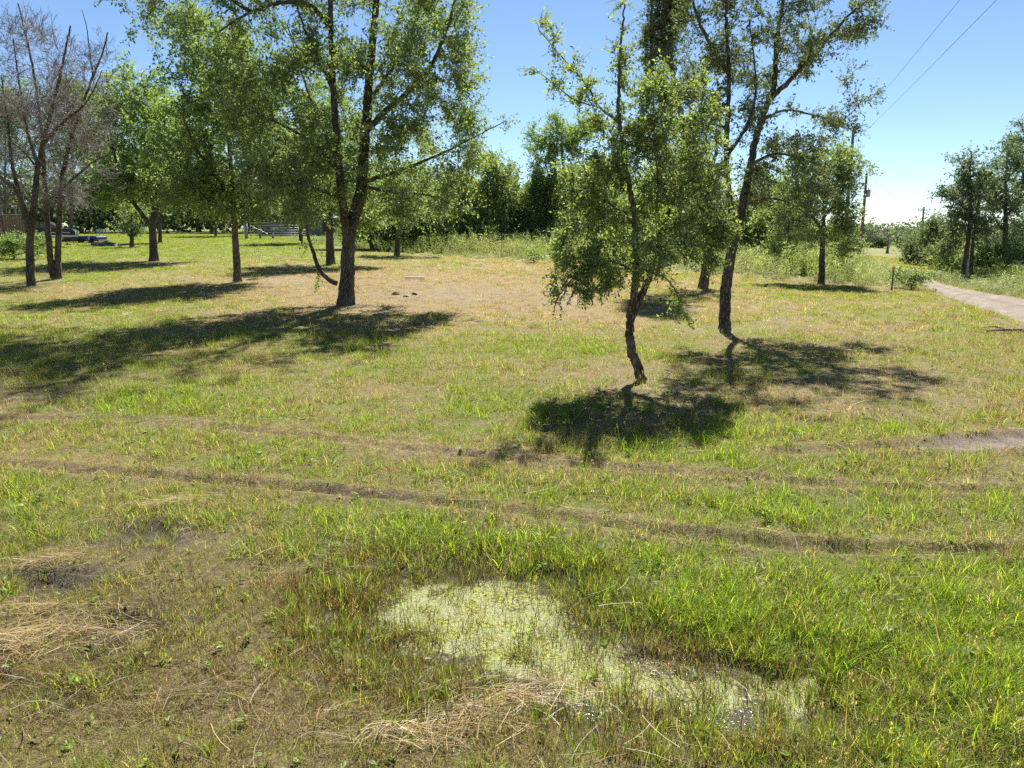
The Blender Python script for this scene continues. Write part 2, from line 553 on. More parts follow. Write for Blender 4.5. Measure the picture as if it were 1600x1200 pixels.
def ground_mat():
    m, nt, out = nmat('meadow_ground')
    p = nt.nodes.new('ShaderNodeBsdfPrincipled')
    v = coord(nt)
    A = {k: attr(nt, k).outputs['Fac'] for k in ('dry', 'brn', 'bare', 'wet', 'mud', 'rutm')}
    n_f = mth(nt, 'ADD', mth(nt, 'MULTIPLY', noise(nt, v, 28, 5, 0.7), 0.5), mth(nt, 'MULTIPLY', noise(nt, v, 170, 4, 0.75), 0.5))
    n_m = noise(nt, v, 6.5, 5, 0.6)
    n_s = noise(nt, v, 0.9, 4, 0.6)
    # thatch between the blades: green-brown to straw
    green = ramp(nt, n_f, [(0.38, (0.035, 0.045, 0.008)), (0.52, (0.120, 0.150, 0.024)), (0.68, (0.21, 0.22, 0.05))])
    straw = ramp(nt, n_f, [(0.36, (0.080, 0.055, 0.027)), (0.5, (0.225, 0.160, 0.076)), (0.64, (0.38, 0.28, 0.145))])
    dm = mth(nt, 'ADD', A['dry'], mth(nt, 'MULTIPLY', mth(nt, 'SUBTRACT', n_m, 0.5), 1.3), True)
    c = mixc(nt, dm, green, straw)
    brown = ramp(nt, n_f, [(0.38, (0.026, 0.018, 0.010)), (0.50, (0.095, 0.068, 0.033)), (0.62, (0.25, 0.19, 0.095))])
    bm = mth(nt, 'MULTIPLY', A['brn'], 0.85)
    c = mixc(nt, mth(nt, 'ADD', bm, mth(nt, 'MULTIPLY', mth(nt, 'SUBTRACT', n_m, 0.5), mth(nt, 'MULTIPLY', A['brn'], 1.5)), True), c, brown)
    soil = ramp(nt, n_m, [(0.3, (0.14, 0.103, 0.055)), (0.5, (0.225, 0.172, 0.092)), (0.7, (0.32, 0.255, 0.15))])
    soil = mixc(nt, ramp(nt, n_f, [(0.35, (0.75, 0.75, 0.75)), (0.55, (0, 0, 0))]), soil, (0.07, 0.05, 0.033))
    c = mixc(nt, mth(nt, 'MULTIPLY', A['bare'], mth(nt, 'ADD', n_m, 0.45), True), c, soil)
    c = mixc(nt, mth(nt, 'MULTIPLY', A['rutm'], 0.6), c, ramp(nt, n_f, [(0.35, (0.030, 0.022, 0.014)), (0.6, (0.10, 0.072, 0.046)), (0.75, (0.18, 0.135, 0.09))]))
    mudc = ramp(nt, n_m, [(0.3, (0.13, 0.105, 0.082)), (0.6, (0.24, 0.20, 0.165))])
    c = mixc(nt, A['mud'], c, mudc)
    wetc = ramp(nt, n_f, [(0.3, (0.020, 0.016, 0.010)), (0.7, (0.075, 0.055, 0.034))])
    c = mixc(nt, mth(nt, 'MULTIPLY', A['wet'], 0.85), c, wetc)
    nt.links.new(c, p.inputs['Base Color'])
    r = mth(nt, 'SUBTRACT', 0.95, mth(nt, 'MULTIPLY', A['wet'], 0.55))
    nt.links.new(r, p.inputs['Roughness'])
    p.inputs['Specular IOR Level'].default_value = 0.25
    hh = mth(nt, 'ADD', n_f, mth(nt, 'MULTIPLY', noise(nt, v, 90, 3, 0.7), 0.5))
    nt.links.new(bump(nt, hh, 0.9, 0.035), p.inputs['Normal'])
    nt.links.new(p.outputs[0], out.inputs[0])
    return m

nxg, nyg = len(gx), len(gy)
ii = np.arange(nxg * nyg).reshape(nyg, nxg)
gf = np.stack([ii[:-1, :-1], ii[:-1, 1:], ii[1:, 1:], ii[1:, :-1]], -1).reshape(-1, 4)
gm = mesh_np('ground', np.stack([gxf, gyf, gzf], 1), gf, ground_mat(), True)
for k in ('dry', 'brn', 'bare', 'wet', 'mud', 'rutm'):
    fattr(gm, k, Z[k], 'POINT')
ground = tag(link('ground', gm), 'mown meadow of mixed green and dry grass over bare brown soil', None, None, 'structure')

# dirt road: a worn sheet just above the meadow
def road_mat():
    m, nt, out = nmat('dirt_road')
    p = nt.nodes.new('ShaderNodeBsdfPrincipled')
    v = coord(nt)
    n1 = noise(nt, v, 1.1, 5, 0.6); n2 = noise(nt, v, 18, 5, 0.7)
    ac = attr(nt, 'across').outputs['Fac']
    c = ramp(nt, n1, [(0.3, (0.115, 0.086, 0.060)), (0.5, (0.18, 0.14, 0.102)), (0.7, (0.26, 0.21, 0.165))])
    c = mixc(nt, ramp(nt, n2, [(0.35, (0.6, 0.6, 0.6)), (0.6, (0, 0, 0))]), c, (0.075, 0.056, 0.042))
    c = mixc(nt, ramp(nt, ac, [(0.40, (0, 0, 0)), (0.5, (0.45, 0.45, 0.45)), (0.60, (0, 0, 0))]), c, (0.085, 0.070, 0.040))
    nt.links.new(c, p.inputs['Base Color'])
    p.inputs['Roughness'].default_value = 0.95
    nt.links.new(bump(nt, n2, 0.8, 0.03), p.inputs['Normal'])
    nt.links.new(p.outputs[0], out.inputs[0])
    return m

def resample(P, n):
    P = np.asarray(P, float)
    s = np.r_[0, np.cumsum(np.linalg.norm(np.diff(P, axis=0), axis=1))]
    t = np.linspace(0, s[-1], n)
    return np.stack([np.interp(t, s, P[:, k]) for k in range(P.shape[1])], 1)

rl, rr = resample(RW_L, 90), resample(RW_R, 90)
ac = np.linspace(0, 1, 15)
edge = 0.35 * (fbm(np.arange(90) * 0.35, np.zeros(90), 8) - 0.5)
RX = rl[:, None, 0] * (1 - ac) + rr[:, None, 0] * ac
RY = rl[:, None, 1] * (1 - ac) + rr[:, None, 1] * ac
RX[:, 0] -= edge; RY[:, -1] += edge
prof = -0.05 * (np.exp(-((ac - 0.27) / 0.09) ** 2) + np.exp(-((ac - 0.74) / 0.09) ** 2)) + 0.05
prof[0] = prof[-1] = -0.02
RZ = height(RX.ravel(), RY.ravel()).reshape(RX.shape) + 0.012 + prof[None] + 0.03 * (fbm(RX * 1.3, RY * 1.3, 66) - 0.5)
ri = np.arange(90 * 15).reshape(90, 15)
rf = np.stack([ri[:-1, :-1], ri[:-1, 1:], ri[1:, 1:], ri[1:, :-1]], -1).reshape(-1, 4)
rm = mesh_np('dirt_road', np.stack([RX.ravel(), RY.ravel(), RZ.ravel()], 1), rf, road_mat(), True)
fattr(rm, 'across', np.tile(ac, 90), 'POINT')
tag(link('dirt_road', rm), 'pale dirt track curving off past the trees', None, None, 'structure')

# puddles: water sheets lying in the hollows, the large one skinned with algae
def water_mat(name, algae):
    m, nt, out = nmat(name)
    v = coord(nt)
    w = nt.nodes.new('ShaderNodeBsdfPrincipled')
    w.inputs['Base Color'].default_value = (0.045, 0.034, 0.022, 1)
    w.inputs['Roughness'].default_value = 0.14
    w.inputs['Specular IOR Level'].default_value = 0.6
    nt.links.new(bump(nt, noise(nt, v, 60, 2, 0.5), 0.37, 0.006), w.inputs['Normal'])
    if algae <= 0:
        nt.links.new(w.outputs[0], out.inputs[0])
        return m
    a = nt.nodes.new('ShaderNodeBsdfPrincipled')
    n1 = noise(nt, v, 9, 5, 0.65); n2 = noise(nt, v, 60, 4, 0.7); n3 = noise(nt, v, 2.2, 3)
    c = ramp(nt, n2, [(0.40, (0.035, 0.042, 0.008)), (0.47, (0.25, 0.27, 0.040)), (0.58, (0.40, 0.41, 0.12))])
    c = mixc(nt, ramp(nt, n1, [(0.42, (0, 0, 0)), (0.62, (1, 1, 1))]), c, (0.33, 0.34, 0.19))
    nt.links.new(c, a.inputs['Base Color'])
    a.inputs['Roughness'].default_value = 0.36
    a.inputs['Specular IOR Level'].default_value = 0.25
    nt.links.new(bump(nt, mth(nt, 'ADD', n2, noise(nt, v, 170, 2, 0.6)), 1.0, 0.014), a.inputs['Normal'])
    mx = nt.nodes.new('ShaderNodeMixShader')
    f = mth(nt, 'ADD', mth(nt, 'MULTIPLY', n1, 0.7), mth(nt, 'MULTIPLY', n3, 0.5))
    f = mth(nt, 'ADD', f, mth(nt, 'MULTIPLY', mth(nt, 'SUBTRACT', n2, 0.5), 0.35))
    f = mth(nt, 'ADD', f, attr(nt, 'edge').outputs['Fac'])
    ff = ramp(nt, f, [(0.56, (0, 0, 0)), (0.65, (1, 1, 1))])
    nt.links.new(ff, mx.inputs[0])
    nt.links.new(w.outputs[0], mx.inputs[1]); nt.links.new(a.outputs[0], mx.inputs[2])
    nt.links.new(mx.outputs[0], out.inputs[0])
    return m

def puddle(P, label, mat, grow):
    mn, mxx = P.min(0) - grow, P.max(0) + grow
    n = 48
    X, Y = np.meshgrid(np.linspace(mn[0], mxx[0], n), np.linspace(mn[1], mxx[1], n))
    q = np.arange(n * n).reshape(n, n)
    F = np.stack([q[:-1, :-1], q[:-1, 1:], q[1:, 1:], q[1:, :-1]], -1).reshape(-1, 4)
    cx = X.ravel()[F].mean(1); cy_ = Y.ravel()[F].mean(1)
    F = F[sdf_poly(cx, cy_, P) < grow]
    me = mesh_np('puddle', np.stack([X.ravel(), Y.ravel(), np.full(n * n, WATER_Z)], 1), F, mat)
    fattr(me, 'edge', -0.17 + 0.24 * (1 - sstep(-0.14, 0.12, sdf_poly(X.ravel(), Y.ravel(), P))), 'POINT')
    tag(link('puddle', me), label, None, None, 'structure')

M_WATER = water_mat('muddy_water', 0)
puddle(PUD_MAIN, 'shallow puddle skinned with pale yellow-green algae', water_mat('algae_water', 1), 0.36)
for P, lab in zip(PUD_SMALL, ('small muddy puddle below the brown straw clump at the left edge', 'grey muddy puddle between straw mats',
                              'narrow muddy puddle beside the big straw mat', 'muddy wet patch in front of the straw clump by the rut')):
    puddle(P, lab, M_WATER, 0.10)

# ------------------------------------------------------------------ scattered plants (uncountable: stuff)
def blades(n, hgt, width, spread, lean, curl, segs=3, seed=0, hvar=0.4):
    r = np.random.default_rng(seed)
    V = []; F = []; B = []
    for _ in range(n):
        a = r.uniform(0, 2 * pi); rad = spread * math.sqrt(r.uniform())
        bx, by = rad * cos(a), rad * sin(a)
        d = a + r.normal(0, 0.9)
        L = hgt * r.uniform(1 - hvar, 1 + hvar * 0.6)
        w = width * r.uniform(0.7, 1.25)
        ln = abs(r.normal(lean, lean * 0.5)); cu = curl * r.uniform(0.4, 1.5)
        face = d + pi / 2 + r.normal(0, 0.6)
        fx, fy = cos(face) * w / 2, sin(face) * w / 2
        b = len(V); p = np.array([bx, by, -0.01]); ang = ln
        for s in range(segs + 1):
            t = s / segs
            k = (1 - t ** 1.6)
            if s == segs:
                V.append(tuple(p))
            else:
                V.append((p[0] - fx * k, p[1] - fy * k, p[2])); V.append((p[0] + fx * k, p[1] + fy * k, p[2]))
            p = p + L / segs * np.array([sin(ang) * cos(d), sin(ang) * sin(d), max(cos(ang), -0.35)])
            p[2] = max(p[2], 0.004)
            ang += cu / segs
        val = r.uniform()
        for s in range(segs - 1):
            q = b + 2 * s
            F.append((q, q + 1, q + 3, q + 2)); B.append(val)
        q = b + 2 * (segs - 1)
        F.append((q, q + 1, q + 2)); B.append(val)
    return V, F, B

def proto(name, V, F, B, mat):
    me = bpy.data.meshes.new(name)
    me.from_pydata([tuple(map(float, v)) for v in V], [], F)
    me.update()
    fattr(me, 'bv', B)
    me.materials.append(mat)
    return bpy.data.objects.new(name, me)

def scatter(name, label, P, rot, scl, pid, tint, protos):
    me = bpy.data.meshes.new(name)
    me.vertices.add(len(P))
    me.vertices.foreach_set('co', np.ascontiguousarray(P, np.float32).ravel())
    for nm, arr, ty in (('rot', rot, 'FLOAT_VECTOR'), ('scl', scl, 'FLOAT_VECTOR'), ('tint', tint, 'FLOAT_VECTOR')):
        a = me.attributes.new(nm, ty, 'POINT')
        a.data.foreach_set('vector', np.ascontiguousarray(arr, np.float32).ravel())
    a = me.attributes.new('pid', 'INT', 'POINT')
    a.data.foreach_set('value', np.ascontiguousarray(pid, np.int32))
    me.materials.append(M_GRASS)
    ob = link(name, me)
    tag(ob, label, None, None, 'stuff')
    ng = bpy.data.node_groups.new(name, 'GeometryNodeTree')
    ng.interface.new_socket('Geometry', in_out='INPUT', socket_type='NodeSocketGeometry')
    ng.interface.new_socket('Geometry', in_out='OUTPUT', socket_type='NodeSocketGeometry')
    gi = ng.nodes.new('NodeGroupInput'); go = ng.nodes.new('NodeGroupOutput')
    iop = ng.nodes.new('GeometryNodeInstanceOnPoints')
    jn = ng.nodes.new('GeometryNodeJoinGeometry')
    for pr in reversed(protos):
        oi = ng.nodes.new('GeometryNodeObjectInfo')
        oi.inputs['Object'].default_value = pr
        oi.inputs['As Instance'].default_value = False
        gti = ng.nodes.new('GeometryNodeGeometryToInstance')
        ng.links.new(oi.outputs['Geometry'], gti.inputs[0])
        ng.links.new(gti.outputs[0], jn.inputs[0])
    def na(nm, ty):
        n = ng.nodes.new('GeometryNodeInputNamedAttribute')
        n.data_type = ty
        n.inputs['Name'].default_value = nm
        return n.outputs['Attribute']
    ng.links.new(gi.outputs[0], iop.inputs['Points'])
    ng.links.new(jn.outputs[0], iop.inputs['Instance'])
    iop.inputs['Pick Instance'].default_value = True
    ng.links.new(na('pid', 'INT'), iop.inputs['Instance Index'])
    ng.links.new(na('rot', 'FLOAT_VECTOR'), iop.inputs['Rotation'])
    ng.links.new(na('scl', 'FLOAT_VECTOR'), iop.inputs['Scale'])
    ng.links.new(iop.outputs[0], go.inputs[0])
    md = ob.modifiers.new('scatter', 'NODES')
    md.node_group = ng
    return ob

def spread(y0, y1, dens, wide=0.74, pad=1.6):
    """even random points over the part of the meadow between two distances"""
    xm = wide * y1 + pad
    n = int((y1 - y0) * 2 * xm * dens)
    x = G.uniform(-xm, xm, n); y = G.uniform(y0, y1, n)
    k = np.abs(x) < wide * np.maximum(y, 0) + pad
    return x[k], y[k]

C_LUSH = np.array([0.240, 0.375, 0.016]); C_GREEN = np.array([0.255, 0.31, 0.036]); C_OLIVE = np.array([0.28, 0.27, 0.06])
C_STRAW = np.array([0.45, 0.335, 0.15]); C_PALE = np.array([0.54, 0.44, 0.25]); C_BROWN = np.array([0.20, 0.128, 0.062]); C_ROSY = np.array([0.36, 0.235, 0.14])
C_YEL = np.array([0.40, 0.43, 0.05])

TUFT = [proto('tuft', *blades(13, 0.120, 0.0034, 0.040, 0.42, 1.1, 4, 100 + k), M_GRASS) for k in range(4)]
STUB = [proto('stubble', *blades(18, 0.055, 0.0028, 0.052, 0.35, 0.6, 2, 200 + k), M_GRASS) for k in range(4)]
FLOP = [proto('flop', *blades(10, 0.14, 0.0026, 0.045, 0.75, 1.5, 4, 300 + k), M_GRASS) for k in range(4)]
WTUFT = [proto('wide_tuft', *blades(30, 0.105, 0.0070, 0.13, 0.32, 0.9, 3, 400 + k), M_GRASS) for k in range(4)]
WSTUB = [proto('wide_stubble', *blades(34, 0.055, 0.0070, 0.15, 0.40, 0.7, 2, 500 + k), M_GRASS) for k in range(4)]
FARP = [proto('far_patch', *blades(64, 0.085, 0.014, 0.34, 0.40, 0.8, 2, 600 + k), M_GRASS) for k in range(4)]
def rosette(seed):
    r = np.random.default_rng(seed); V = []; F = []; B = []
    for k in range(int(r.integers(5, 10))):
        a = r.uniform(0, 6.28); l = r.uniform(.025, .05); w = l * r.uniform(.4, .6); e = r.uniform(.1, .8)
        d = np.array([cos(a) * cos(e), sin(a) * cos(e), sin(e)]); q = np.array([-sin(a), cos(a), 0]) * w / 2
        p = np.array([r.normal(0, .012), r.normal(0, .012), r.uniform(.005, .05)]); b = len(V)
        V += [p, p + d * l * .35 - q, p + d * l * .75 - q * .8, p + d * l + np.array([0, 0, -.006]), p + d * l * .75 + q * .8, p + d * l * .35 + q]
        F += [(b, b + 1, b + 2, b + 3), (b, b + 3, b + 4, b + 5)]; B += [r.uniform()] * 2
    return V, F, B
def seed_head(seed):
    r = np.random.default_rng(seed)
    V, F, B = blades(2, 0.17, 0.0017, 0.02, 0.22, 0.5, 4, seed, 0.25)
    tips = [V[4 * 2], V[len(V) - 1]]
    for t in tips:
        t = np.array(t)
        for k in range(9):
            p = t + np.array([r.normal(0, .004), r.normal(0, .004), -r.uniform(0, .035)]); a = r.uniform(0, 6.28); b = len(V)
            V += [tuple(p), tuple(p + np.array([cos(a) * .004, sin(a) * .004, .005])), tuple(p + np.array([cos(a) * .003, sin(a) * .003, .011])), tuple(p + np.array([-sin(a) * .003, cos(a) * .003, .006]))]
            F.append((b, b + 1, b + 2, b + 3)); B.append(r.uniform())
    return V, F, B
ROSE = [proto('rosette', *rosette(660 + k), M_GRASS) for k in range(4)]
SEED = [proto('seed_stalk', *seed_head(670 + k), M_GRASS) for k in range(4)]
ALLG = TUFT + STUB + FLOP + WTUFT + WSTUB + FARP + ROSE + SEED

def weeds_mask(x, y):
    return in_poly(x, y, WEED_A) | in_poly(x, y, WEED_B)
WEED_A = poly_w([(478, 377), (560, 391), (640, 398), (760, 404), (900, 409), (1000, 416), (1100, 427), (1200, 438), (1290, 444), (1380, 453), (1432, 455),
                 (1424, 428), (1380, 412), (1300, 404), (1000, 391), (700, 381), (480, 372)])
WEED_B = poly_w([(1470, 446), (1545, 460), (1600, 469), (1800, 503), (1800, 440), (1600, 428), (1475, 424), (1450, 432)])

def grow_grass():
    Ps, rots, scls, pids, tints = [], [], [], [], []
    for band, (y0, y1, dens) in enumerate(((1.3, 3.4, 1250), (3.4, 6.5, 600), (6.5, 12.5, 360), (12.5, 30, 55), (30, 85, 8))):
        x, y = spread(y0, y1, dens)
        h = height(x, y)
        z = zones(x, y, h)
        n = len(x)
        u = G.uniform(size=n)
        keep = 1 - 0.93 * z['bare'] ** 0.8
        keep = np.where(z['mud'] > 0.4, keep * 0.05, keep)
        keep = np.where(z['road'] > 0.3, keep * 0.015, keep)
        # in open water only a few reeds stand
        deep = np.clip((WATER_Z - h) / 0.02, 0, 1) * (z['pond'] < 0.15)
        keep = keep * (1 - 0.72 * deep)
        keep = keep * np.clip(0.50 + 0.9 * z['lsh'] + 0.9 * (z['n2'] - 0.42), 0.12, 1.0)
        keep = np.clip(keep + 0.55 * z['brn'] * (1 - deep) * (z['py'] > 800), 0, 1)
        keep = np.where(weeds_mask(x, y), keep * 0.3, keep)
        k = u < keep
        x, y, h = x[k], y[k], h[k]
        deep = deep[k]
        z = {a: b[k] for a, b in z.items()}
        n = len(x)
        u1, u2, u3 = G.uniform(size=n), G.uniform(size=n), G.uniform(size=n)
        var = G.integers(0, 4, n)
        isdry = u1 < np.clip(z['dry'] * (1.0 - 0.65 * z['brn'] * (z['py'] > 830)) - 0.06, 0, 0.96)
        isbrn = u2 < z['brn'] * 0.72
        t = (C_GREEN[None] * (1 - z['lsh'][:, None]) + C_LUSH[None] * z['lsh'][:, None])
        oli = (u3 < 0.30)[:, None]
        t = np.where(oli, C_OLIVE[None] * 0.55 + t * 0.45, t)
        t = np.where((u3 > 0.90)[:, None], C_YEL[None] if band < 2 else C_YEL[None] * 0.4 + t * 0.6, t)
        dcol = np.where((u3 < 0.3)[:, None], C_PALE[None], np.where((u3 < 0.55)[:, None], C_ROSY[None], C_STRAW[None]))
        t = np.where(isdry[:, None], dcol, t)
        bcol = np.where((u3 < 0.34)[:, None], C_BROWN[None], np.where((u3 < 0.70)[:, None], C_BROWN[None] * 0.25 + C_OLIVE[None] * 0.75, C_STRAW[None] * 0.85))
        t = np.where(isbrn[:, None], bcol, t)
        t = np.where(((z['brn'] > 0.25) & isdry & (z['py'] > 820))[:, None], t * 0.85, t)
        t = t * (0.8 + 0.4 * G.uniform(size=(n, 1)))
        s = (0.36 + 0.62 * z['lsh'] + 0.26 * z['brn'] * (z['py'] > 830) + 0.1 * G.normal(size=n)) * (1 - 0.3 * np.exp(-(z['rut'] / 0.18) ** 2))
        s = np.clip(s * np.where(isdry, 0.9, 1.0), 0.35, 1.7)
        tall = z['lsh'] + 0.25 * (u1 - 0.5) > 0.36
        if band <= 2:
            p = np.where(tall, var, 4 + var)
            fl = (isdry & (u2 > 0.5)) | ((G.uniform(size=n) < 0.14) & ~isbrn)
            p = np.where(fl, 8 + var, p)
            ux = G.uniform(size=n)
            p = np.where(ux < 0.03, 24 + var, np.where((ux > 0.945) & ~isbrn, 28 + var, p))
            t = np.where((ux < 0.03)[:, None], np.array([[0.25, 0.34, 0.05]]), np.where(((ux > 0.945) & ~isbrn & (u1 < .6))[:, None], C_STRAW[None], t))
            reed = deep > 0.3
            p = np.where(reed, var, p)
            s = np.where(reed, np.maximum(s, .6) * G.uniform(0.35, 1.0, n), s)
            t = np.where((reed & (u2 < 0.6))[:, None], (C_BROWN * 0.5 + C_OLIVE * 0.25)[None], t)
            s = s * (1.0 if band == 0 else (1.05 if band == 1 else 1.25))
            s = np.where((p >= 4) & (p < 8), s * 1.15, s)
        elif band == 3:
            p = np.where(tall, 12 + var, 16 + var)
            s = np.clip(s, 0.6, 1.5) * 1.05
        else:
            p = 20 + var
            s = np.clip(s, 0.7, 1.4)
        sc = np.stack([s, s, s * G.uniform(0.8, 1.2, n)], 1)
        Ps.append(np.stack([x, y, h], 1))
        rots.append(np.stack([G.normal(0, 0.10, n), G.normal(0, 0.10, n), G.uniform(0, 2 * pi, n)], 1))
        scls.append(sc); pids.append(p); tints.append(t)
    scatter('meadow_grass', 'short mown meadow grass in green, olive and straw tufts', np.vstack(Ps), np.vstack(rots), np.vstack(scls),
            np.concatenate(pids), np.vstack(tints), ALLG)
    print('grass clumps', sum(len(p) for p in Ps))
grow_grass()

# cut straw: loose strands and combed mats
def strands(n, L, width, spreadx, spready, zmax, ang, seed, arch=0.0):
    r = np.random.default_rng(seed)
    V = []; F = []; B = []
    for _ in range(n):
        c = np.array([r.normal(0, spreadx), r.normal(0, spready), 0.008 + zmax * r.uniform() ** 1.5])
        a = r.normal(0, ang); l = L * r.uniform(0.4, 1.15); w = width * r.uniform(0.6, 1.3)
        d = np.array([cos(a), sin(a), r.normal(0, 0.10)]); s = np.array([-sin(a), cos(a), 0.4 * r.normal()]) * w / 2
        bend = np.array([-sin(a), cos(a), 0]) * r.normal(0, 0.08) * l
        b = len(V)
        for t in (-0.5, -0.17, 0.17, 0.5):
            p = c + d * t * l + bend * (1 - 4 * t * t) + np.array([0, 0, -arch * t * t * l])
            p[2] = max(p[2], 0.003)
            V.append(p - s); V.append(p + s)
        v = r.uniform()
        for q in range(3):
            F.append((b + 2 * q, b + 2 * q + 1, b + 2 * q + 3, b + 2 * q + 2)); B.append(v)
    return V, F, B

STALK = [proto('stalk', *blades(2, 0.24, 0.0017, 0.03, 0.5, 1.5, 6, 740 + k), M_GRASS) for k in range(4)]
STRAW = [proto('loose_straw', *strands(6, 0.15, 0.0018, 0.07, 0.07, 0.05, 2.0, 700 + k), M_GRASS) for k in range(4)]
MAT = [proto('straw_lock', *strands(10, 0.16, 0.0018, 0.085, 0.05, 0.016, 0.7, 720 + k, 0.25), M_GRASS) for k in range(4)]
MATS = [  # px, py, half-width px, half-height px, strand direction (deg), amount, colour lift, mound height
    (50, 965, 80, 8, 6, 22, 1.0, .03), (150, 988, 80, 8, -8, 22, 1.0, .03), (30, 1015, 45, 20, 25, 42, 1.0, .07), (60, 1062, 80, 10, 8, 18, 0.9, .03),
    (745, 1112, 85, 14, 24, 46, 1.1, .03), (690, 1145, 70, 10, 14, 22, 1.05, .03), (870, 1065, 80, 14, -35, 14, 1.0, .03), (280, 790, 50, 9, 12, 30, 1.15, .05),
    (75, 884, 38, 6, 18, 22, 1.0, .04), (1060, 1040, 80, 40, -35, 7, 1.05, .02), (1400, 930, 120, 60, 40, 6, 1.05, .02), (500, 830, 90, 30, -50, 8, 1.0, .02),
    (300, 650, 260, 40, 10, 14, 1.1, .02), (1500, 1100, 80, 80, -50, 5, 1.05, .03), (240, 1090, 180, 40, 10, 22, 0.85, .03), (560, 1130, 90, 40, 40, 8, 0.9, .02),
    (1190, 900, 90, 20, 0, 10, 1.0, .03), (1240, 688, 60, 6, 10, 10, 1.1, .03), (1420, 508, 40, 14, 60, 8, 1.2, .05), (1350, 560, 150, 40, 30, 16, 1.1, .03)]

def grow_straw():
    P, rt, sc, pid, ti = [], [], [], [], []
    for y0, y1, dens in ((1.3, 4.2, 42), (4.2, 9, 22), (9, 16, 6)):
        x, y = spread(y0, y1, dens)
        h = height(x, y); z = zones(x, y, h)
        k = G.uniform(size=len(x)) < np.clip(0.15 + 0.9 * np.maximum(z['dry'], z['brn'] * 0.8), 0, 1) * (1 - 0.9 * z['wet']) * (z['road'] < 0.3)
        x, y, h = x[k], y[k], h[k]; n = len(x)
        P.append(np.stack([x, y, h], 1)); rt.append(np.stack([G.normal(0, .12, n), G.normal(0, .12, n), G.uniform(0, 6.28, n)], 1))
        s = G.uniform(0.7, 1.3, n) * (1.0 if y0 < 5 else 1.3); sc.append(np.stack([s, s, s], 1)); pid.append(G.integers(0, 4, n))
        ti.append(np.where(G.uniform(size=(n, 1)) < 0.5, C_STRAW[None], C_PALE[None]) * G.uniform(0.6, 1.15, (n, 1)))
    for y0, y1, dens in ((1.3, 4.5, 5), (4.5, 12, 2.5)):
        x, y = spread(y0, y1, dens)
        k = (sdf_poly(x, y, PUD_MAIN) > -0.1); x, y = x[k], y[k]; n = len(x)
        P.append(np.stack([x, y, height(x, y)], 1)); rt.append(np.stack([G.normal(0, .2, n), G.normal(0, .2, n), G.uniform(0, 6.28, n)], 1))
        s = G.uniform(0.5, 1.25, n); sc.append(np.stack([s, s, s], 1)); pid.append(8 + G.integers(0, 4, n))
        ti.append(np.where(G.uniform(size=(n, 1)) < 0.6, C_STRAW[None], C_PALE[None]) * G.uniform(0.7, 1.1, (n, 1)))
    for cx, cy, rx, ry, dg, amt, lift, mh in MATS:
        for _ in range(amt):
            a, b = np.clip(G.normal(0, 0.5, 2), -1.1, 1.1)
            g = ground_at(cx + a * rx, cy + b * ry)
            zz = max(hz(g[0], g[1]), WATER_Z) + mh * 0.6 * max(0, 1 - a * a - b * b) * G.uniform(0.3, 1)
            P.append(np.array([[g[0], g[1], zz]]))
            rt.append(np.array([[G.normal(0, .1), G.normal(0, .12), radians(dg) + G.normal(0, 0.28)]]))
            s = G.uniform(0.8, 1.2); sc.append(np.array([[s, s, s]])); pid.append(np.array([4 + G.integers(0, 4)]))
            ti.append((C_STRAW * (0.65 if lift < 1 else 1.0) * lift * G.uniform(0.7, 1.15))[None] * (np.array([1.0, 0.92, 0.8]) if lift < 1 else np.array([1, 1.02, 1.15])))
    scatter('dry_straw', 'loose dry straw and combed straw mats lying on the ground', np.vstack(P), np.vstack(rt), np.vstack(sc), np.concatenate(pid), np.vstack(ti), STRAW + MAT + STALK)
grow_straw()

# short stems standing in the puddle and along its rim
def grow_reeds():
    mn, mx = PUD_MAIN.min(0) - .4, PUD_MAIN.max(0) + .4
    n = 5200
    x = G.uniform(mn[0], mx[0], n); y = G.uniform(mn[1], mx[1], n)
    d = sdf_poly(x, y, PUD_MAIN)
    k = (d < 0.34) & (G.uniform(size=n) < np.where(d > -0.14, 1.0, 0.42) * np.clip(0.2 + 1.5 * fbm(x * 4, y * 4, 505), 0, 1))
    x, y = x[k], y[k]; n = len(x)
    z = np.maximum(height(x, y), WATER_Z - .02)
    s = G.uniform(0.5, 1.25, n)
    u = G.uniform(size=(n, 1))
    t = np.where(u < .4, C_BROWN[None] * .8, np.where(u < .75, (C_OLIVE * .6)[None], C_LUSH[None] * .9)) * G.uniform(.7, 1.2, (n, 1))
    scatter('puddle_reeds', 'thin dark grass stems standing in the algae puddle', np.stack([x, y, z], 1), np.stack([G.normal(0, .1, n), G.normal(0, .1, n), G.uniform(0, 6.28, n)], 1),
            np.stack([s, s, s], 1), G.integers(0, 4, n), t, REED)
REED = [proto('reed', *blades(6, 0.095, 0.0032, 0.03, 0.18, 0.35, 3, 650 + k), M_GRASS) for k in range(4)]
grow_reeds()

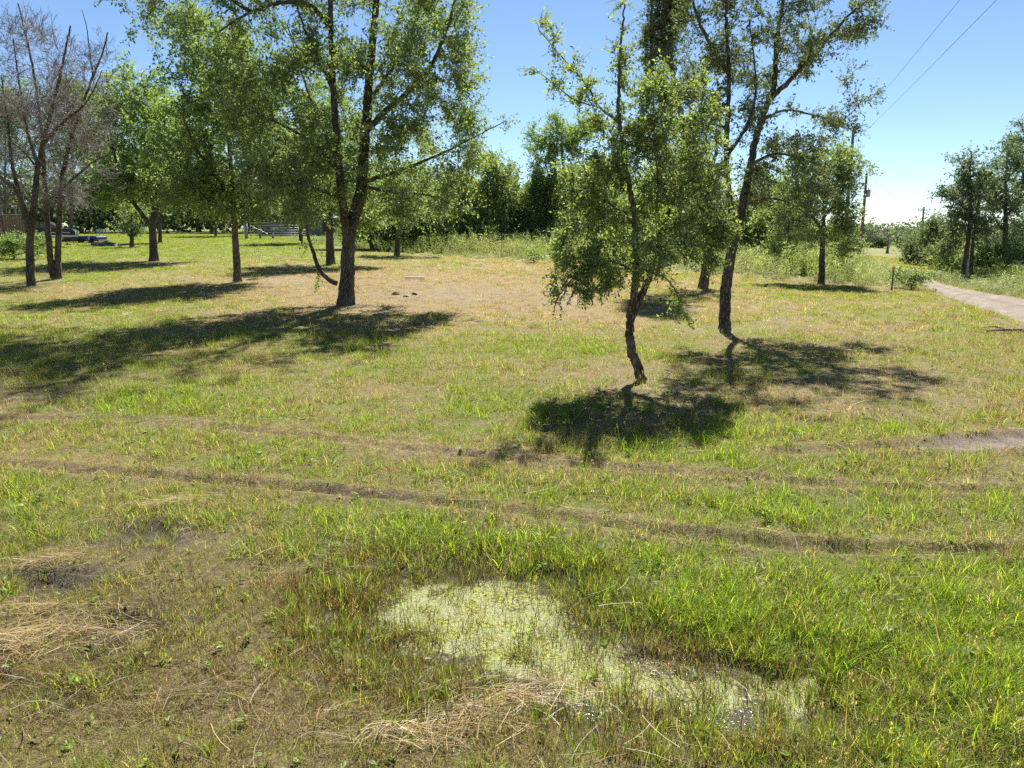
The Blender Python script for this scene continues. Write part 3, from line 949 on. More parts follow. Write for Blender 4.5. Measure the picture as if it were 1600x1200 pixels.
# tall weeds along the field edge
def weed(n, hgt, seed, kind):
    r = np.random.default_rng(seed)
    V = []; F = []; B = []
    def leaf(p, d, l, w, v):
        d = d / np.linalg.norm(d); s = np.cross(d, [0, 0, 1.0]); s /= np.linalg.norm(s) + 1e-6
        b = len(V); m = p + d * l * 0.45 + np.array([0, 0, 0.05 * l]); e = p + d * l - np.array([0, 0, 0.12 * l])
        V.extend([p, m - s * w / 2, e, m + s * w / 2]); F.append((b, b + 1, b + 2, b + 3)); B.append(v)
    for _ in range(n):
        a = r.uniform(0, 6.28); q = 0.35 * math.sqrt(r.uniform())
        p0 = np.array([q * cos(a), q * sin(a), -0.02]); H = hgt * r.uniform(0.55, 1.1)
        ln = np.array([r.normal(0, .16), r.normal(0, .16), 1.0]) * H
        b = len(V); w = 0.008
        for t in (0, 0.5, 1.0):
            p = p0 + ln * t
            V.extend([p + np.array([-w * (1.1 - t), 0, 0]), p + np.array([w * (1.1 - t), 0, 0])])
        F.append((b, b + 1, b + 3, b + 2)); F.append((b + 2, b + 3, b + 5, b + 4)); B += [0.2, 0.2]
        m = 16 if kind else 9
        for k in range(m):
            t = r.uniform(0.08, 1.0); an = r.uniform(0, 6.28)
            up = 0.5 if kind else 1.4
            d = np.array([cos(an), sin(an), up * r.uniform(0.2, 1)])
            leaf(p0 + ln * t, d, (0.13 if kind else 0.36) * r.uniform(0.6, 1.3) * hgt, (0.045 if kind else 0.018) * r.uniform(0.7, 1.3), r.uniform(0.1, 0.9))
        if kind == 2:
            for k in range(14):
                o = p0 + ln * r.uniform(0.88, 1.05) + np.array([r.normal(0, .05), r.normal(0, .05), r.normal(0, .03)])
                leaf(o, np.array([r.normal(), r.normal(), .3]), 0.035, 0.03, 1.0)
    return V, F, B

WEEDS = [proto('tall_weed', *weed(7, 1.0, 800 + k, k % 2), M_GRASS) for k in range(6)]

def grow_weeds():
    P, rt, sc, pid, ti = [], [], [], [], []
    for poly, dens, hlo, hhi in ((WEED_A, 4.2, .6, 1.35), (WEED_B, 5.5, .45, 1.0)):
        mn, mx = poly.min(0), poly.max(0)
        n = int((mx - mn).prod() * dens)
        x = G.uniform(mn[0], mx[0], n); y = G.uniform(mn[1], mx[1], n)
        k = in_poly(x, y, poly) & (sdf_poly(x, y, ROAD_P) > 0.25) & (np.abs(x) < 0.80 * y)
        x, y = x[k], y[k]; n = len(x)
        nz = fbm(x * 0.25, y * 0.25, 900); nn = fbm(x * 0.12, y * 0.12, 901)
        ed = np.clip(-sdf_poly(x, y, poly) / 3.0, 0.35, 1)
        s = (hlo + (hhi - hlo) * np.clip(nz * 1.6 - 0.3, 0, 1)) * ed * G.uniform(0.75, 1.2, n)
        P.append(np.stack([x, y, height(x, y)], 1)); rt.append(np.stack([G.normal(0, .07, n), G.normal(0, .07, n), G.uniform(0, 6.28, n)], 1))
        sc.append(np.stack([np.maximum(s, .6), np.maximum(s, .6), s], 1)); pid.append(G.integers(0, 6, n))
        c = np.where((nn < 0.5)[:, None], np.array([[0.15, 0.22, 0.05]]), np.array([[0.26, 0.32, 0.09]])) * G.uniform(0.7, 1.25, (n, 1))
        pale = G.uniform(size=n) < 0.22
        c = np.where(pale[:, None], np.array([[0.42, 0.44, 0.22]]), c)
        ti.append(c)
    print('weeds', sum(len(p) for p in P))
    scatter('tall_weeds', 'unmown band of tall pale green weeds along the field edge', np.vstack(P), np.vstack(rt), np.vstack(sc), np.concatenate(pid), np.vstack(ti), WEEDS)
grow_weeds()

# ------------------------------------------------------------------ trees
def catmull(P, step):
    P = np.asarray(P, float)
    if len(P) < 3:
        n = max(3, int(np.linalg.norm(P[-1, :3] - P[0, :3]) / step))
        return resample(P, n)
    Q = np.vstack([2 * P[0] - P[1], P, 2 * P[-1] - P[-2]])
    out = []
    for i in range(1, len(Q) - 2):
        p0, p1, p2, p3 = Q[i - 1], Q[i], Q[i + 1], Q[i + 2]
        n = max(2, int(np.linalg.norm(p2[:3] - p1[:3]) / step))
        for t in np.arange(n) / n:
            out.append(0.5 * (2 * p1 + (p2 - p0) * t + (2 * p0 - 5 * p1 + 4 * p2 - p3) * t * t + (3 * p1 - p0 - 3 * p2 + p3) * t ** 3))
    out.append(P[-1])
    return np.array(out)

def limb_mesh(P, rad, sides, seed, flare=0.0, knob=0.08):
    """a limb as a tube with uneven, knobbly bark and, at the foot, a root flare"""
    n = len(P)
    T = np.gradient(P, axis=0); T /= np.linalg.norm(T, axis=1)[:, None] + 1e-9
    ref = np.array([1.0, 0.1, 0]); V = np.zeros((n, sides, 3))
    s = np.r_[0, np.cumsum(np.linalg.norm(np.diff(P, axis=0), axis=1))]
    th = np.arange(sides) * 2 * pi / sides
    for i in range(n):
        a = ref - T[i] * (ref @ T[i]); a /= np.linalg.norm(a) + 1e-9; ref = a
        c = np.cross(T[i], a)
        r = rad[i] * (1 + knob * 2 * (fbm(np.cos(th) * 1.5 + s[i] * 0.6 / max(rad[0], .02) * 0.3, np.sin(th) * 1.5 + s[i] * 2.2, seed, 3) - 0.5))
        r = r * (1 + knob * 0.5 * np.cos(th * 5 + seed + s[i] * 0.5))
        if flare:
            fl = math.exp(-s[i] / (rad[0] * 1.6))
            r = r * (1 + flare * fl * (0.55 + 0.45 * np.cos(th * 4 + seed) + 0.25 * np.cos(th * 7 + 2)))
        V[i] = P[i] + r[:, None] * (np.cos(th)[:, None] * a + np.sin(th)[:, None] * c)
    q = np.arange(n * sides).reshape(n, sides)
    F = np.stack([q[:-1], np.roll(q[:-1], -1, 1), np.roll(q[1:], -1, 1), q[1:]], -1).reshape(-1, 4)
    return V.reshape(-1, 3), F

def tubes_np(C, r0, r1, sides=3):
    """many thin tubes at once: C (N,K,3)"""
    N, K, _ = C.shape
    T = np.gradient(C, axis=1); T /= np.linalg.norm(T, axis=2)[..., None] + 1e-9
    ref = np.where(np.abs(T[..., 2:3]) < 0.9, np.array([0, 0, 1.0]), np.array([1.0, 0, 0]))
    A = np.cross(T, ref); A /= np.linalg.norm(A, axis=2)[..., None] + 1e-9
    B = np.cross(T, A)
    t = np.linspace(0, 1, K)[None, :]
    r = r0[:, None] * (1 - t) + r1[:, None] * t
    th = np.arange(sides) * 2 * pi / sides
    V = C[:, :, None] + r[:, :, None, None] * (np.cos(th)[None, None, :, None] * A[:, :, None] + np.sin(th)[None, None, :, None] * B[:, :, None])
    q = np.arange(N * K * sides).reshape(N, K, sides)
    F = np.stack([q[:, :-1], np.roll(q[:, :-1], -1, 2), np.roll(q[:, 1:], -1, 2), q[:, 1:]], -1).reshape(-1, 4)
    return V.reshape(-1, 3), F

def unit(v):
    return v / (np.linalg.norm(v, axis=-1, keepdims=True) + 1e-9)

def make_tree(label, base, limbs, blobs, leafmat, bark, natt=300, sprays=4, nleaf=12, leaf=0.04, sprayl=0.3, depth=1.0, seed=1, name='tree',
              group=None, twigmat=None, bare=False, sides=12, flare=0.6, droop=0.0, cat='tree', split=True, step=None, upb=0.35, tw=1.0, flatleaf=0.35):
    """limbs: list of (px,py,off) polylines with radii given in metres: [(pts), r0, r1]; blobs: (px,py,rx,ry,off,rd,weight) in the plane of the tree"""
    r = np.random.default_rng(seed)
    B = ground_at(*base)
    B[2] = hz(B[0], B[1]) if np.hypot(B[0], B[1]) < 40 else B[2]
    Y = B[1]
    mpp = Y / (FPX * cos(PITCH))
    root = thing(name, label, cat, B, group)
    nodes = []; nrad = []; ndir = []; shoots = []
    step = step or max(0.04, 0.0035 * Y)
    first = True
    for pts, r0, r1 in limbs:
        W = np.array([np.append(at_depth(p[0], p[1], Y + (p[2] if len(p) > 2 else 0)) - B, 0) for p in pts])[:, :3]
        if first:
            W[0, 2] = -0.06; W[0, 1] = 0
        P = catmull(W, step)
        if not first: P = P + 0.25 * r1 * 0
        wob = r.normal(0, 1, P.shape) * min(r0, 0.05) * 0.12
        wob[0] = 0
        P = P + wob
        t = np.linspace(0, 1, len(P))
        rad = r0 + (r1 - r0) * t ** 0.85
        V, F = limb_mesh(P, rad, sides if r0 > 0.03 else max(6, sides // 2), seed * 7 + len(nodes), flare if first else 0.0)
        me = mesh_np('trunk' if first else 'limb', V, F, bark, True)
        link('trunk' if first else 'limb', me, root)
        d = unit(np.gradient(P, axis=0))
        k0 = int(len(P) * (0.55 if first and len(limbs) > 1 else 0.12))
        if not first and r1 < 0.03 and nleaf > 0:
            ll = float(np.linalg.norm(np.diff(P, axis=0), axis=1).sum())
            ka = max(3, int(ll / (sprayl * 1.25)))
            tq = np.linspace(0.3, 1.0, ka); pq = P[(tq * (len(P) - 1)).astype(int)]
            shoots.append(pq + r.normal(0, sprayl * 0.15, pq.shape))
        elif first and nleaf > 0 and r1 < .03:
            pq = P[int(len(P) * .72)::max(1, int(sprayl * 1.3 / step))]
            shoots.append(pq + r.normal(0, sprayl * 0.3, pq.shape))
        nodes += list(P[k0:]); nrad += list(rad[k0:]); ndir += list(d[k0:])
        first = False
    nodes = np.array(nodes); nrad = np.array(nrad); ndir = np.array(ndir)
    # crown attractors
    wsum = sum(b[6] if len(b) > 6 else b[2] * b[3] / 2500.0 for b in blobs)
    A = []
    for b in blobs:
        px, py, rx, ry = b[:4]
        off = b[4] if len(b) > 4 else 0.0
        rd = b[5] if len(b) > 5 and b[5] else 0.9 * 0.5 * (rx + ry) * mpp
        w = b[6] if len(b) > 6 else rx * ry / 2500.0
        n = max(2, int(round(natt * w / wsum)))
        q = unit(r.normal(size=(n, 3))) * (r.uniform(size=(n, 1)) ** 0.42)
        nc = max(2, n // 7)
        qc = q[:nc][r.integers(0, nc, n)] + r.normal(0, 0.17, (n, 3))
        q = np.where(r.uniform(size=(n, 1)) < 0.72, qc, q)
        c = at_depth(px, py, Y + off) - B
        a = np.stack([c[0] + q[:, 0] * rx * mpp, c[1] + q[:, 1] * rd + depth * r.uniform(-0.6, 0.6, n), c[2] + q[:, 2] * ry * mpp], 1)
        A.append(a)
    A = np.vstack(A + shoots)
    A = A[A[:, 2] > 0.25]
    dd = np.array([np.min(np.sum((nodes - a) ** 2, 1)) for a in A])
    A = A[np.argsort(dd)]
    N = np.zeros((len(nodes) + len(A) * 4, 3)); D = np.zeros_like(N); RD = np.zeros(len(N))
    m = len(nodes)
    N[:m] = nodes; D[:m] = ndir; RD[:m] = nrad
    K = 5; tt = np.linspace(0, 1, K)[:, None]
    C = np.zeros((len(A), K, 3)); R0 = np.zeros(len(A)); OD = np.zeros((len(A), 3))
    for i, a in enumerate(A):
        v = a - N[:m]; dist = np.sqrt((v * v).sum(1)) + 1e-6
        cosa = (v * D[:m]).sum(1) / dist
        cost = dist * (1.35 - 0.35 * cosa) + 0.35 * np.maximum(0, -v[:, 2])
        j = int(np.argmin(cost))
        L = dist[j]; p = N[j]
        ctrl = p + D[j] * L * 0.30 + np.array([0, 0, 0.12 * L]) + r.normal(0, 0.10 * L, 3) + v[j] * 0.2
        c = (1 - tt) ** 2 * p + 2 * (1 - tt) * tt * ctrl + tt ** 2 * a
        c[1:-1] += r.normal(0, 0.035 * L, (K - 2, 3))
        C[i] = c
        R0[i] = min(RD[j] * 0.7, (0.005 + 0.013 * L) * tw)
        dn = unit(np.gradient(c, axis=0)); OD[i] = dn[-1]
        N[m:m + 4] = c[1:]; D[m:m + 4] = dn[1:]; RD[m:m + 4] = np.linspace(R0[i], 0.004 * tw, K)[1:]
        m += 4
    tV, tF = tubes_np(C, R0, np.full(len(A), 0.0032 * tw), 4)
    # sprays of twigs at and near each branch end
    ns = len(A) * sprays
    src = np.repeat(np.arange(len(A)), sprays)
    f = r.choice([1.0, 1.0, 0.8, 0.55, 0.35], ns)
    ix = f * (K - 1); lo = np.clip(ix.astype(int), 0, K - 2); fr = (ix - lo)[:, None]
    P0 = C[src, lo] * (1 - fr) + C[src, lo + 1] * fr
    cen = np.array([A[:, 0].mean(), A[:, 1].mean(), np.percentile(A[:, 2], 35)])
    outw = unit(P0 - cen)
    dv = unit(OD[src] * 0.55 + outw * 0.35 + r.normal(0, 0.62, (ns, 3)) + np.array([0, 0, upb - droop]))
    SL = sprayl * r.uniform(0.5, 1.3, ns)[:, None]
    bend = r.normal(0, 0.12, (ns, 3)) * SL + np.array([0, 0, -0.10 - droop * 0.25]) * SL
    mid = P0 + dv * SL * 0.5 - bend * 0.2; tip = P0 + dv * SL + bend
    S = np.stack([P0, mid, tip], 1)
    sV, sF = tubes_np(S, np.full(ns, 0.0030 * tw), np.full(ns, 0.0014 * tw), 3)
    WV = [tV, sV]; WF = [tF, sF + len(tV)]
    if bare:
        for gen in range(2):
            nb = len(S) * (2 if gen == 0 else 1)
            sb = r.integers(0, len(S), nb); ft = r.uniform(0.25, 1.0, nb)[:, None]
            p = S[sb, 0] * (1 - ft) + S[sb, 2] * ft
            d2 = unit(unit(S[sb, 2] - S[sb, 0]) + r.normal(0, 0.55, (nb, 3)) + np.array([0, 0, 0.15]))
            l2 = sprayl * (0.6 if gen == 0 else 0.4) * r.uniform(0.4, 1.2, nb)[:, None]
            S2 = np.stack([p, p + d2 * l2 * 0.5 + r.normal(0, .06, (nb, 3)) * l2, p + d2 * l2], 1)
            v2, f2 = tubes_np(S2, np.full(nb, 0.0026 * tw), np.full(nb, 0.0014 * tw), 3)
            o = sum(len(v) for v in WV)
            WV.append(v2); WF.append(f2 + o)
            S = S2 if gen else S2
    tm = mesh_np('twigs', np.vstack(WV), np.vstack(WF), twigmat or bark, True)
    tag(link('twigs', tm, root), None, None, None, 'stuff')
    if nleaf > 0:
        nl = ns * nleaf
        sl = np.repeat(np.arange(ns), nleaf)
        f = (np.tile(np.arange(nleaf), ns) + r.uniform(0, 1, nl)) / nleaf
        f = 0.12 + 0.92 * f
        ff = f[:, None]
        S = np.stack([P0, mid, tip], 1)
        p = (1 - ff) ** 2 * S[sl, 0] + 2 * ff * (1 - ff) * S[sl, 1] + ff ** 2 * S[sl, 2]
        ax = unit(S[sl, 2] - S[sl, 0])
        d = unit(ax * 0.45 + r.normal(0, 0.75, (nl, 3)) + np.array([0, 0, -0.12]))
        nrm = unit(np.cross(d, r.normal(size=(nl, 3))) + flatleaf * np.array([0, 0, 1.0]))
        sd = unit(np.cross(d, nrm)); up = np.cross(sd, d)
        l = (leaf * r.uniform(0.45, 1.45, nl))[:, None]; w = l * r.uniform(0.42, 0.62, nl)[:, None]
        p = p + d * l * 0.15
        b = p; tp = p + d * l; s1 = p + d * l * 0.48 + sd * w / 2 + up * w * 0.18; s2 = p + d * l * 0.48 - sd * w / 2 + up * w * 0.18
        V = np.stack([b, s1, tp, s2], 1).reshape(-1, 3)
        F = np.arange(nl * 4).reshape(-1, 4)
        # fresh tips lighter, a random tone for each spray and leaf
        lv = np.clip(0.28 + 0.30 * r.uniform(size=ns)[sl] * 1.0 + 0.42 * (r.uniform(size=nl) - 0.35) + 0.12 * f, 0, 1)
        cm = mesh_np('crown', V, F, leafmat)
        fattr(cm, 'lv', lv)
        link('crown', cm, root)
    return root

# --- the young tree in front
make_tree('slender young tree with curved trunk forking low, nearest to the camera', (1004, 597),
  [([(1004, 598, 0), (996, 574, 0), (987, 545, .0), (984, 515, .02), (985, 490, .03), (990, 466, .03), (993, 430, -.03), (995, 395, -.08), (990, 330, -.12), (980, 270, -.08), (976, 235, -.03),
     (967, 190, 0), (967, 130, 0), (970, 70, 0), (976, 8, .02)], .056, .008),
   ([(986, 496, .03), (1000, 466, .08), (1012, 440, .14), (1022, 405, .2), (1034, 360, .25), (1052, 312, .28), (1068, 275, .24), (1082, 240, .2), (1090, 195, .15), (1098, 150, .12)], .046, .007),
   ([(970, 195, 0), (950, 178, -.05), (934, 165, -.1), (917, 133, -.1), (884, 96, -.12), (862, 70, -.1), (842, 46, -.1)], .016, .004),
   ([(936, 167, -.1), (908, 160, -.15), (886, 148, -.2), (862, 128, -.2), (838, 110, -.2)], .009, .003),
   ([(986, 245, -.05), (1004, 226, .05), (1018, 206, .1), (1032, 180, .1), (1042, 150, .1)], .018, .006),
   ([(1026, 330, .2), (1028, 280, -.1), (1024, 240, -.2), (1022, 205, -.25), (1020, 160, -.25)], .014, .005),
   ([(994, 425, -.05), (965, 412, -.25), (925, 418, -.35), (892, 438, -.4), (868, 470, -.4)], .018, .004),
   ([(1016, 425, .18), (1040, 435, .1), (1056, 455, .1), (1066, 486, .1)], .012, .004),
   ([(1034, 362, .25), (1070, 350, .1), (1104, 352, 0), (1130, 370, 0)], .015, .004),
   ([(992, 350, -.1), (955, 320, -.2), (920, 300, -.3), (900, 280, -.3)], .017, .004)],
  [(985, 330, 88, 80, 0, .6, 20), (1080, 320, 60, 95, .1, .5, 20), (935, 385, 72, 48, -.3, .5, 11), (1060, 225, 62, 70, .1, .5, 15), (992, 205, 56, 62, 0, .5, 16), (940, 265, 55, 55, -.1, .5, 12), (958, 185, 34, 40, 0, .3, 4), (1010, 140, 34, 40, 0, .3, 4),
   (968, 95, 12, 70, 0, .12, 2.0), (1025, 400, 85, 45, .1, .5, 13), (905, 428, 32, 30, -.4, .25, 4.5), (1115, 385, 30, 45, 0, .3, 5), (895, 105, 12, 14, -.1, .1, .7), (920, 138, 12, 16, -.1, .1, 1.0),
   (860, 68, 8, 14, -.1, .1, .5), (870, 135, 14, 10, -.2, .1, .6), (905, 158, 16, 8, -.15, .1, .6), (1062, 470, 14, 20, .1, .15, .8), (870, 460, 8, 14, -.4, .1, .6), (1035, 150, 25, 40, .1, .3, 3.5), (1100, 170, 25, 40, .1, .3, 3),
   (940, 450, 50, 18, -.3, .3, 2.5), (1125, 340, 18, 40, 0, .2, 2), (1005, 415, 60, 38, -.35, .25, 10), (918, 340, 42, 50, -.1, .35, 6), (1118, 290, 26, 55, .1, .3, 4), (895, 395, 30, 32, -.2, .25, 3)],
  L_FRONT, BARK_BROWN, natt=540, sprays=8, nleaf=11, leaf=0.034, sprayl=0.165, depth=.35, seed=3, sides=18, flare=.22, name='young_tree', twigmat=TWIG_BROWN, upb=.2, step=.03)

# --- the leaning, open-crowned tree behind it
make_tree('dark open-crowned tree leaning right with sparse foliage against the sky', (1132, 516),
  [([(1132, 518, 0), (1133, 480, 0), (1136, 440, 0), (1142, 400, 0), (1149, 368, 0), (1156, 340, 0), (1163, 305, 0), (1173, 260, .0), (1181, 220, .1), (1196, 170, .2), (1210, 128, .2), (1214, 60, .3), (1226, -10, .3), (1230, -80, .3)], .104, .016),
   ([(1150, 366, 0), (1140, 310, -.2), (1135, 250, -.3), (1137, 180, -.3), (1139, 110, -.3), (1135, 40, -.4), (1136, -60, -.4)], .062, .014),
   ([(1139, 115, -.3), (1120, 85, -.5), (1100, 50, -.6), (1086, 15, -.7), (1074, -35, -.7)], .040, .012),
   ([(1202, 155, .2), (1240, 120, 0), (1275, 82, -.2), (1310, 42, -.3), (1342, 10, -.3), (1385, -8, -.3)], .046, .008),
   ([(1190, 186, .1), (1230, 172, .5), (1280, 182, .7), (1318, 186, .8), (1345, 160, .8), (1364, 148, .8)], .026, .004),
   ([(1172, 258, 0), (1210, 240, -.4), (1250, 248, -.6), (1292, 262, -.8)], .030, .006),
   ([(1139, 240, -.3), (1165, 200, -.6), (1180, 150, -.8), (1178, 90, -.9), (1170, 30, -.9)], .030, .008),
   ([(1160, 320, 0), (1200, 310, -.3), (1235, 318, -.5), (1262, 335, -.6)], .022, .005),
   ([(1139, 200, -.3), (1105, 190, 0), (1075, 165, .3), (1050, 150, .4)], .022, .006)],
  [(1105, 50, 45, 70, -.4, .8, 7), (1180, 40, 60, 80, 0, 1, 9), (1255, 45, 65, 50, -.1, .8, 8), (1320, 25, 45, 30, -.3, .4, 4.5), (1225, 120, 50, 40, .1, .8, 5.5), (1300, 175, 40, 30, .8, .4, 3.2), (1225, 235, 60, 36, -.3, .7, 5),
   (1190, 300, 55, 40, 0, .8, 6), (1255, 290, 40, 35, -.6, .5, 4), (1150, -70, 90, 70, 0, 1.2, 9), (1250, -70, 90, 60, 0, 1.1, 8), (1230, 345, 40, 22, -.5, .4, 3), (1180, 180, 40, 50, -.3, .6, 4), (1090, 150, 40, 45, .2, .5, 4),
   (1360, 155, 6, 8, .8, .1, .4), (1330, 120, 16, 12, .6, .2, .7), (1280, 225, 35, 15, .2, .3, 1.4), (1120, 120, 30, 50, -.4, .5, 3)],
  L_DARK, BARK_DARK, natt=460, sprays=8, nleaf=10, leaf=0.046, sprayl=0.24, depth=.6, seed=5, sides=16, flare=.35, name='oak_tree', twigmat=TWIG_BROWN, step=.05)

# --- the tall one further back whose top shows above the young tree
make_tree('tree with leaning trunk and tall dark top behind the young tree', (1098, 451),
  [([(1098, 453, 0), (1102, 430, 0), (1106, 405, 0), (1102, 340, 0), (1085, 260, 0), (1062, 170, 0), (1046, 80, 0), (1040, 0, 0), (1038, -70, 0)], .15, .03),
   ([(1085, 260, 0), (1050, 200, .4), (1022, 120, .6), (1018, 40, .6), (1022, -40, .6)], .08, .02),
   ([(1095, 300, 0), (1120, 230, .5), (1110, 150, .8)], .07, .02)],
  [(1040, 40, 22, 50, 0, .6, 20), (1042, -40, 30, 50, 0, .8, 12), (1050, 130, 40, 50, 0, .9, 7), (1070, 230, 50, 60, 0, 1.2, 8), (1100, 330, 50, 50, 0, 1.2, 7), (1018, 60, 14, 40, .5, .4, 3), (1060, 0, 18, 40, 0, .5, 4)],
  L_DARK, BARK_BROWN, natt=440, sprays=6, nleaf=12, leaf=0.075, sprayl=0.36, depth=.8, seed=6, sides=12, flare=.4, twigmat=TWIG_BROWN)

# --- the big tree left of the middle
make_tree('big old tree with thick trunk and a low side shoot curving up from its foot', (541, 476),
  [([(541, 478, 0), (541, 455, 0), (543, 430, 0), (543, 400, 0), (545, 370, 0), (552, 340, 0), (563, 305, 0), (567, 260, .1), (572, 195, .2), (578, 120, .2), (584, 50, .2), (592, -40, .2), (596, -150, .2), (590, -240, 0)], .165, .03),
   ([(543, 372, 0), (537, 330, -.2), (531, 275, -.4), (525, 200, -.5), (520, 120, -.5), (517, 60, -.5), (516, 5, -.5), (512, -70, -.5), (480, -150, -.8), (440, -220, -1)], .10, .025),
   ([(527, 443, -.05), (514, 437, -.1), (500, 421, -.1), (490, 396, -.1), (482, 370, -.1), (477, 340, -.1), (473, 305, -.1)], .054, .026),
   ([(572, 205, .2), (600, 176, 0), (635, 146, -.3), (668, 112, -.5), (690, 66, -.6), (706, 20, -.7), (716, -30, -.7)], .075, .018),
   ([(518, 45, -.5), (500, 22, -.8), (480, 6, -1.0), (446, 3, -1.2), (395, 17, -1.5), (340, 50, -1.7)], .060, .015),
   ([(510, -75, -.5), (440, -110, -1), (350, -130, -1.5), (260, -130, -1.5)], .06, .02),
   ([(392, 18, -1.5), (330, -20, -1), (270, -50, -.4), (220, -70, 0)], .04, .015),
   ([(526, 150, -.5), (500, 100, -1), (478, 50, -1.4), (464, 10, -1.6)], .045, .015),
   ([(567, 285, .1), (620, 268, .3), (690, 240, .3), (745, 212, .2), (788, 190, .2)], .050, .008),
   ([(531, 270, -.4), (490, 225, -.8), (440, 195, -1.1), (390, 172, -1.3)], .050, .012),
   ([(535, 310, -.2), (485, 292, -1), (430, 275, -1.8), (380, 270, -2.2)], .045, .010),
   ([(566, 290, .1), (610, 300, -.8), (670, 305, -1.5), (715, 325, -1.8)], .040, .008),
   ([(575, 160, .2), (610, 110, 1), (640, 60, 1.6), (660, 0, 2)], .055, .015),
   ([(532, 260, -.4), (500, 190, 1), (470, 110, 2), (450, 40, 2.4)], .055, .015)],
  [(455, 110, 80, 70, -.8, 1.6, 11), (560, 90, 80, 85, 0, 2, 13), (655, 60, 65, 70, -.4, 1.4, 10), (690, 140, 50, 45, -.4, 1, 6), (745, 205, 40, 35, .2, .6, 3.6), (640, 235, 80, 55, 0, 1.5, 9), (540, 235, 85, 70, -.3, 2, 11),
   (445, 225, 80, 65, -1, 1.5, 10), (395, 140, 50, 60, -1.2, 1.2, 7), (590, 318, 70, 30, 0, 1.4, 5), (655, 308, 60, 34, -.8, 1, 5), (478, 325, 26, 26, -.1, .5, 2), (560, -90, 190, 80, 0, 3, 14), (420, -20, 90, 50, -1.2, 1.6, 6),
   (700, -40, 60, 70, -.6, 1, 5), (500, 300, 50, 40, -.8, 1, 4), (715, 60, 28, 60, -.6, .6, 3), (410, 285, 45, 35, -1.8, .8, 3.5), (730, 255, 50, 20, .2, .5, 2), (580, -200, 120, 80, 0, 2, 7), (430, -190, 110, 70, -1, 1.8, 7), (340, -60, 85, 65, -.5, 1.6, 9), (250, -70, 75, 60, -.2, 1.5, 9), (300, -150, 110, 60, -1.2, 1.6, 8), (420, -235, 130, 60, -1.5, 1.8, 9), (310, 35, 90, 35, -1.2, 1.2, 4)],
  L_MID, BARK_DARK, natt=1400, sprays=8, nleaf=12, leaf=0.062, sprayl=0.36, depth=1.6, seed=8, sides=20, flare=.45, name='big_tree', twigmat=TWIG_BROWN, droop=.15, step=.06)

# --- the others, nearer to farther
make_tree('tree with straight brown trunk and dense crown left of the big tree', (371, 441),
  [([(371, 443, 0), (370, 410, 0), (368, 375, 0), (366, 335, 0), (362, 270, 0), (356, 200, 0), (350, 110, 0)], .118, .03),
   ([(365, 320, 0), (335, 270, -.5), (305, 230, -1), (285, 180, -1)], .08, .02), ([(364, 300, 0), (400, 250, .4), (425, 190, .6), (430, 120, .6)], .08, .02),
   ([(366, 335, 0), (330, 315, -.6), (300, 300, -1)], .05, .015), ([(366, 330, 0), (400, 310, .3), (430, 305, .5)], .05, .015)],
  [(350, 235, 85, 65, 0, 2, 10), (325, 145, 75, 60, 0, 1.8, 9), (400, 175, 60, 70, 0, 1.6, 8), (300, 285, 50, 40, -.5, 1, 5), (410, 295, 46, 42, 0, 1, 5), (345, 80, 65, 40, 0, 1.4, 5), (290, 55, 70, 40, -.5, 1.2, 3), (350, 315, 50, 25, 0, 1, 3)],
  L_DENSE, BARK_BROWN, natt=560, sprays=8, nleaf=11, leaf=0.088, sprayl=0.48, depth=1.2, seed=9, flare=.35, twigmat=TWIG_BROWN)

make_tree('dark-trunked tree forking into a wide V on the green lawn', (241, 408),
  [([(241, 409, 0), (240, 390, 0), (239, 365, 0), (238, 350, 0), (243, 325, 0), (248, 290, 0), (255, 230, 0), (258, 160, 0)], .18, .05),
   ([(238, 354, 0), (224, 337, 0), (207, 313, 0), (192, 285, 0), (178, 240, 0), (170, 190, 0)], .10, .04), ([(246, 325, 0), (268, 312, -.4), (290, 300, -.6), (315, 285, -.6)], .11, .04)],
  [(200, 250, 60, 55, 0, 2.5, 8), (268, 235, 60, 70, 0, 2.5, 9), (230, 160, 60, 55, 0, 2.4, 7), (165, 295, 36, 32, 0, 1.4, 4), (285, 305, 34, 24, 0, 1.2, 3), (225, 300, 60, 22, 0, 1.6, 4), (180, 180, 45, 50, 0, 2, 5)],
  L_DENSE, BARK_DARK, natt=560, sprays=5, nleaf=11, leaf=0.14, sprayl=0.62, depth=1.5, seed=10, flare=.55, twigmat=TWIG_BROWN)

make_tree('stout dark trunk standing just behind the big tree', (517, 414),
  [([(517, 416, 0), (516, 390, 0), (515, 350, 0), (512, 300, 0), (508, 230, 0)], .19, .08), ([(514, 330, 0), (540, 290, .5), (560, 240, .8)], .12, .04), ([(514, 320, 0), (490, 280, -.5), (475, 230, -.5)], .12, .04)],
  [(500, 270, 60, 60, 0, 2, 8), (560, 285, 50, 45, 0, 1.6, 5), (520, 200, 60, 55, 0, 2, 6), (465, 310, 40, 32, 0, 1.2, 3.5), (570, 330, 40, 25, 0, 1, 2.5)],
  L_DENSE, BARK_DARK, natt=400, sprays=5, nleaf=11, leaf=0.12, sprayl=0.6, depth=1.2, seed=12, flare=.3, twigmat=TWIG_BROWN)

